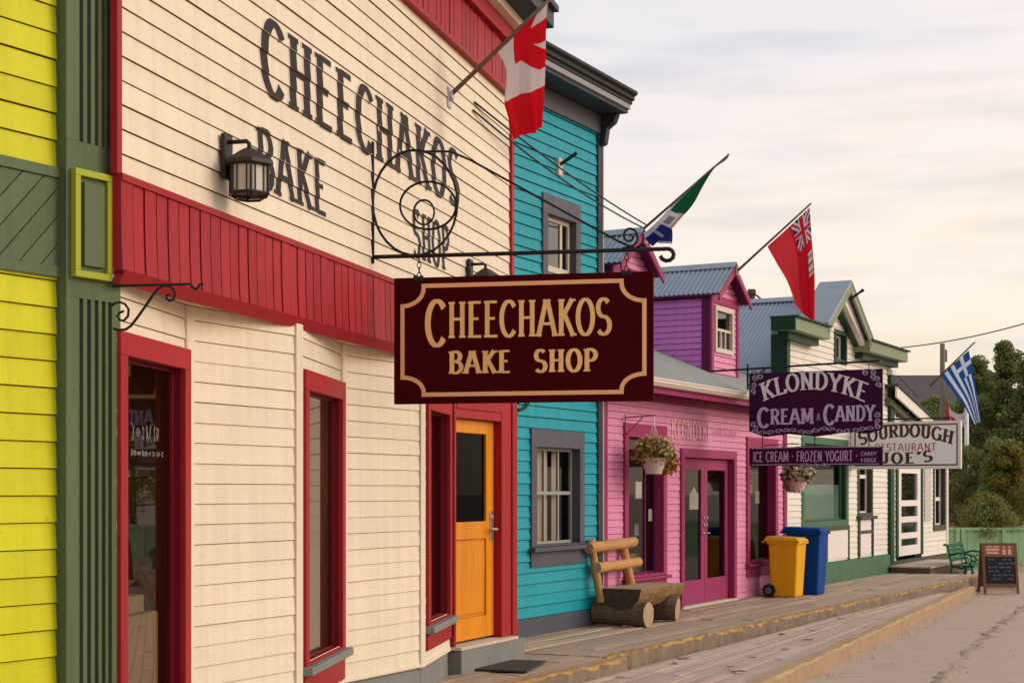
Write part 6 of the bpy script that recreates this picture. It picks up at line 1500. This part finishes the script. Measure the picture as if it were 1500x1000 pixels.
for i in range(6):
    z = .60 - i * .07; x = -.34
    while x < .32:
        wd = rnd.uniform(.05, .16); 
        if rnd.random() < .75: mb.face([A(x, z, -.0072), A(x + wd, z + rnd.uniform(-.004, .004), -.0072), A(x + wd, z + .028, -.0072), A(x, z + .026, -.0072)])
        x += wd + .04
mb.build('chalk_smudges', M_chalk, af, recalc=False)

# ================================================================== doormat and litter
mb = MB(); c = [gp(720, 967, .004), gp(800, 969.5, .004), gp(771, 985, .004), gp(694, 981.5, .004)]
mb.hexa([Vector((q.x, q.y, .006)) for q in (c[3], c[2], c[1], c[0])] + [Vector((q.x, q.y, .022)) for q in (c[3], c[2], c[1], c[0])])
tag(mb.build('doormat', M_mat, None, bevel=.004), 'dark rubber doormat lying on the boardwalk before the orange door', 'doormat')
rnd = random.Random(21)
def leaf(px, py, z, s, label):
    p = gp(px, py, z); mb = MB(); a = rnd.uniform(0, 6)
    pts = [(math.cos(a + t) * s * r, math.sin(a + t) * s * r * .6, h) for t, r, h in ((0, 1, .012), (.9, .7, .004), (2.0, .6, .010), (3.14, 1, .003), (4.1, .65, .012), (5.3, .7, .004))]
    mb.prism([Vector((p.x + x, p.y + y, z + .008 + h)) for x, y, h in pts], (0, 0, .004))
    tag(mb.build('fallen_leaf', paint('dead_leaf', (.10, .06, .035), .9, .4), None), label, 'leaf', 'dead leaves scattered on the planks')
for px, py in ((988, 973), (1000, 966), (1070, 978), (1080, 985), (1145, 930), (1190, 925), (1183, 938), (1220, 902), (1232, 907), (1385, 868)):
    leaf(px, py, -.115, rnd.uniform(.05, .10), 'scrap of dead leaf lying on the lower plank walk')

# ================================================================== fence, trees and far things
FZ = 37.0
fx0, fx1 = P(1386, 0, FZ + 3).x, P(1600, 0, FZ - 3).x
fn_ = thing('board_fence', 'light green board fence across the end of the street under the trees', 'fence', (P(1440, 0, FZ).x, FZ, ZS))
mb = MB(); x = P(1380, 0, FZ).x; i = 0
rnd = random.Random(9)
while x < P(2100, 0, FZ).x:
    h = .95 + rnd.uniform(-.01, .01) + (.06 if x > P(1470, 0, FZ).x else 0); mb.box((x, FZ, ZS - .1), (x + .145, FZ + .022 + rnd.uniform(0, .006), ZS + h)); x += .15
mb.build('boards', M_fence, fn_, bevel=.003)
mb = MB()
for px in (1402, 1410, 1470, 1530, 1620, 1710, 1800, 1890, 1980): X = P(px, 0, FZ).x; mb.box((X - .05, FZ - .07, ZS - .1), (X + .05, FZ - .003, ZS + 1.0))
mb.split('post', paint('pale_green_post', (.36, .52, .30), .7), fn_, bevel=.004)
mb = MB(); mb.box((P(1380, 0, FZ).x, FZ - .05, ZS + .93), (P(2100, 0, FZ).x, FZ - .003, ZS + 1.0)); mb.build('top_rail', M_fence, fn_, bevel=.004)
# dirt bank in front of the fence
mb = MB(); 
bank = dirt('dirt_bank', [P(1475, 0, 36.2) * 1 - Vector((0, 0, P(1475, 0, 36.2).z)) + Vector((0, 0, ZS)), Vector((P(1560, 0, 36.2).x, 36.2, ZS)), Vector((P(1700, 0, 36.2).x, 36.2, ZS))], 1.0, .22, 6)
def tree(px, Z, ztop, zlow, rx, label, mats, n, leaf_s, seed, conic=True, name='tree', clumps=26):
    rnd = random.Random(seed); base = Vector((P(px, 0, Z).x, Z, ZS))
    t = thing(name, label, 'tree' if name != 'shrub' else 'shrub', tuple(base), group=None)
    mb = MB(); H = ztop - ZS
    mb.tube([base - Vector((0, 0, .1)), base + Vector((.05, 0, H * .35)), base + Vector((-.03, .05, H * .7)), base + Vector((0, 0, H * .97))], [.16 * H / 8 + .03, .12 * H / 8 + .02, .06 * H / 8, .012], 8)
    for k in range(10):
        f = rnd.uniform(.2, .85); p = base + Vector((0, 0, H * f)); a = rnd.uniform(0, 6.28); r = rx * (1 - f * .7); mb.tube([p, p + Vector((math.cos(a) * r * .5, math.sin(a) * r * .5, .12 * H * rnd.random())), p + Vector((math.cos(a) * r * .9, math.sin(a) * r * .9, .16 * H * rnd.random()))], [.04, .025, .008], 6)
    mb.build('trunk', M_bark2, t)
    mb = MB()
    for k in range(clumps):
        f = rnd.random() ** .8; z = zlow + (ztop - zlow) * f
        env = rx * ((1 - f) ** .75 + .07) if conic else rx * math.sqrt(max(.05, 1 - (2 * f - .75) ** 2 / 1.7))
        a = rnd.uniform(0, 6.28); rr = env * math.sqrt(rnd.random()) * .95
        c = base + Vector((math.cos(a) * rr, math.sin(a) * rr, z - ZS)); sz_ = rnd.uniform(.34, .70) * (.55 + env / rx * .45) * max(.6, rx / 1.7)
        leaf_cloud(mb, c, sz_, int(n * 1.5) // clumps, leaf_s * .85, rnd, (1, 1, .75), .15, rnd.choice((0, 0, 1)))
    # leader
    leaf_cloud(mb, base + Vector((0, 0, ztop - ZS - .45)), .30, n // clumps, leaf_s, rnd, (.6, .6, 1.5), 0, 0)
    mb.build('crown', mats, t, recalc=False)
    return t
TG = [leafmat('dark_tree_leaf', (.10, .15, .05), (.26, .28, .09), (.38, .30, .10), .6), leafmat('mid_tree_leaf', (.15, .20, .065), (.32, .33, .105), (.44, .34, .11), .6)]
TY = [leafmat('yellow_green_leaf', (.12, .15, .03), (.27, .24, .045), (.42, .28, .05), .5), leafmat('ochre_leaf', (.20, .19, .04), (.42, .33, .065), None, .5)]
zat = lambda y, Z: CH + Z * (HY - y) / F
tree(1470, 47, zat(503, 47), .8, 1.5, 'tall dark pointed tree rising highest beyond the green fence', TG, 15000, .11, 31, clumps=60)
tree(1426, 46, zat(520, 46), .8, 1.25, 'slim dark tree just right of the striped flag', TG, 12000, .11, 32, clumps=52)
tree(1512, 45, zat(528, 45), .8, 1.5, 'dark tree cut by the right edge of the view', TG, 13000, .11, 33, clumps=56)
tree(1448, 50, zat(548, 50), .6, 1.6, 'dark tree filling the gap behind the two pointed ones', TG, 12000, .12, 34, clumps=50)
tree(1402, 52, zat(600, 52), .4, 1.3, 'low dark tree behind the white restaurant sign', TG, 9000, .11, 35, False, clumps=40)
tree(1415, 40.5, zat(655, 40.5), .75, .95, 'low green bush hanging over the fence beside the white restaurant', TG, 7000, .09, 36, False, 'shrub', 34)
tree(1456, 39.5, zat(645, 39.5), .62, .95, 'yellow green bush leaning over the fence', [TG[1], TY[0]], 8000, .08, 37, False, 'shrub', 36)
tree(1492, 39, zat(650, 39), .65, .7, 'yellowing bush at the right end of the fence', TY[::-1], 7000, .08, 38, False, 'shrub', 34)
tree(1450, 37.4, zat(728, 37.4), .62, .55, 'leafy bush spilling low over the fence directly behind the sandwich board', [TG[1], TY[0]], 3500, .075, 42, False, 'shrub', 22)
for q_, (px, Z, h, lab) in enumerate(((1575, 46, 515, 'dark tree beyond the right end of the fence, nearest the frame'), (1650, 50, 540, 'broad dark tree well right of the sandwich board'), (1735, 47, 500, 'tall dark tree farther right along the fence'), (1830, 52, 550, 'low dark tree farthest right along the fence'))):
    tree(px, Z, zat(h, Z), .5, 1.9, lab, TG, 6000, .13, 60 + q_, clumps=40)
tree(1336, 75, zat(592, 75), .4, 1.6, 'distant small tree against the brown roof', [TG[1], TY[0]], 5000, .14, 39, False, clumps=26)
tree(1372, 70, zat(585, 70), .4, 1.4, 'distant bushy tree left of the flagpole', [TG[0], TG[1]], 5000, .14, 40, False, clumps=26)
# far building with a broad brown roof
FB = 95.0
fb = thing('far_house', 'distant house with a broad brown grey roof behind the restaurant gable', 'house', (P(1340, 0, FB).x, FB, ZS))
xL, xR = P(1270, 0, FB).x, P(1394, 0, FB).x; zr_ = zat(553, FB); ze_ = zat(640, FB)
mb = MB(); mb.hexa([(xL, FB - 5, ze_), (xR, FB - 5, ze_), (xR, FB, zr_), (xL, FB, zr_), (xL, FB - 5, ze_ + .15), (xR, FB - 5, ze_ + .15), (xR, FB, zr_ + .15), (xL, FB, zr_ + .15)]); mb.hexa([(xL, FB, zr_), (xR, FB, zr_), (xR, FB + 5, ze_), (xL, FB + 5, ze_), (xL, FB, zr_ + .15), (xR, FB, zr_ + .15), (xR, FB + 5, ze_ + .15), (xL, FB + 5, ze_ + .15)]); mb.build('roof', M_farroof, fb)
mb = MB(); mb.box((xL + .3, FB - 4.6, ZS), (xR - .3, FB + 4.6, ze_ + .1)); mb.prism([(xR - .31, FB - 4.5, ze_ + .1), (xR - .31, FB + 4.5, ze_ + .1), (xR - .31, FB, zr_ - .05)], (-.1, 0, 0)); mb.build('wall', M_farwall, fb)
sd2 = thing('shed', 'small orange brown shed behind the green fence', 'shed', (P(1408, 0, 44).x, 44, ZS))
mb = MB(); x0, x1 = P(1388, 0, 44).x, P(1432, 0, 44).x; mb.box((x0, 44, ZS), (x1, 45.5, zat(757, 44))); mb.build('wall', M_shed, sd2)
mb = MB(); mb.hexa([(x0 - .1, 43.8, zat(757, 44)), (x1 + .1, 43.8, zat(757, 44)), (x1 + .1, 45.6, zat(750, 44)), (x0 - .1, 45.6, zat(750, 44)), (x0 - .1, 43.8, zat(755, 44)), (x1 + .1, 43.8, zat(755, 44)), (x1 + .1, 45.6, zat(748, 44)), (x0 - .1, 45.6, zat(748, 44))]); mb.build('roof', M_farroof, sd2)
up = P(1380.5, 0, 50); ut = thing('utility_pole', 'grey wooden utility pole standing behind the striped flag', 'pole', (up.x, 50, ZS))
mb = MB(); mb.tube([(up.x, 50, ZS - .2), (up.x, 50, zat(503, 50))], [.10, .075], 10); mb.build('pole', M_pole, ut)
mb = MB(); X2 = P(1386, 0, 50).x; mb.tube([(up.x, 50, zat(512, 50)), (X2, 50, zat(513, 50)), (X2, 50, zat(530, 50))], .035, 6); mb.build('lamp_arm', M_pole, ut)
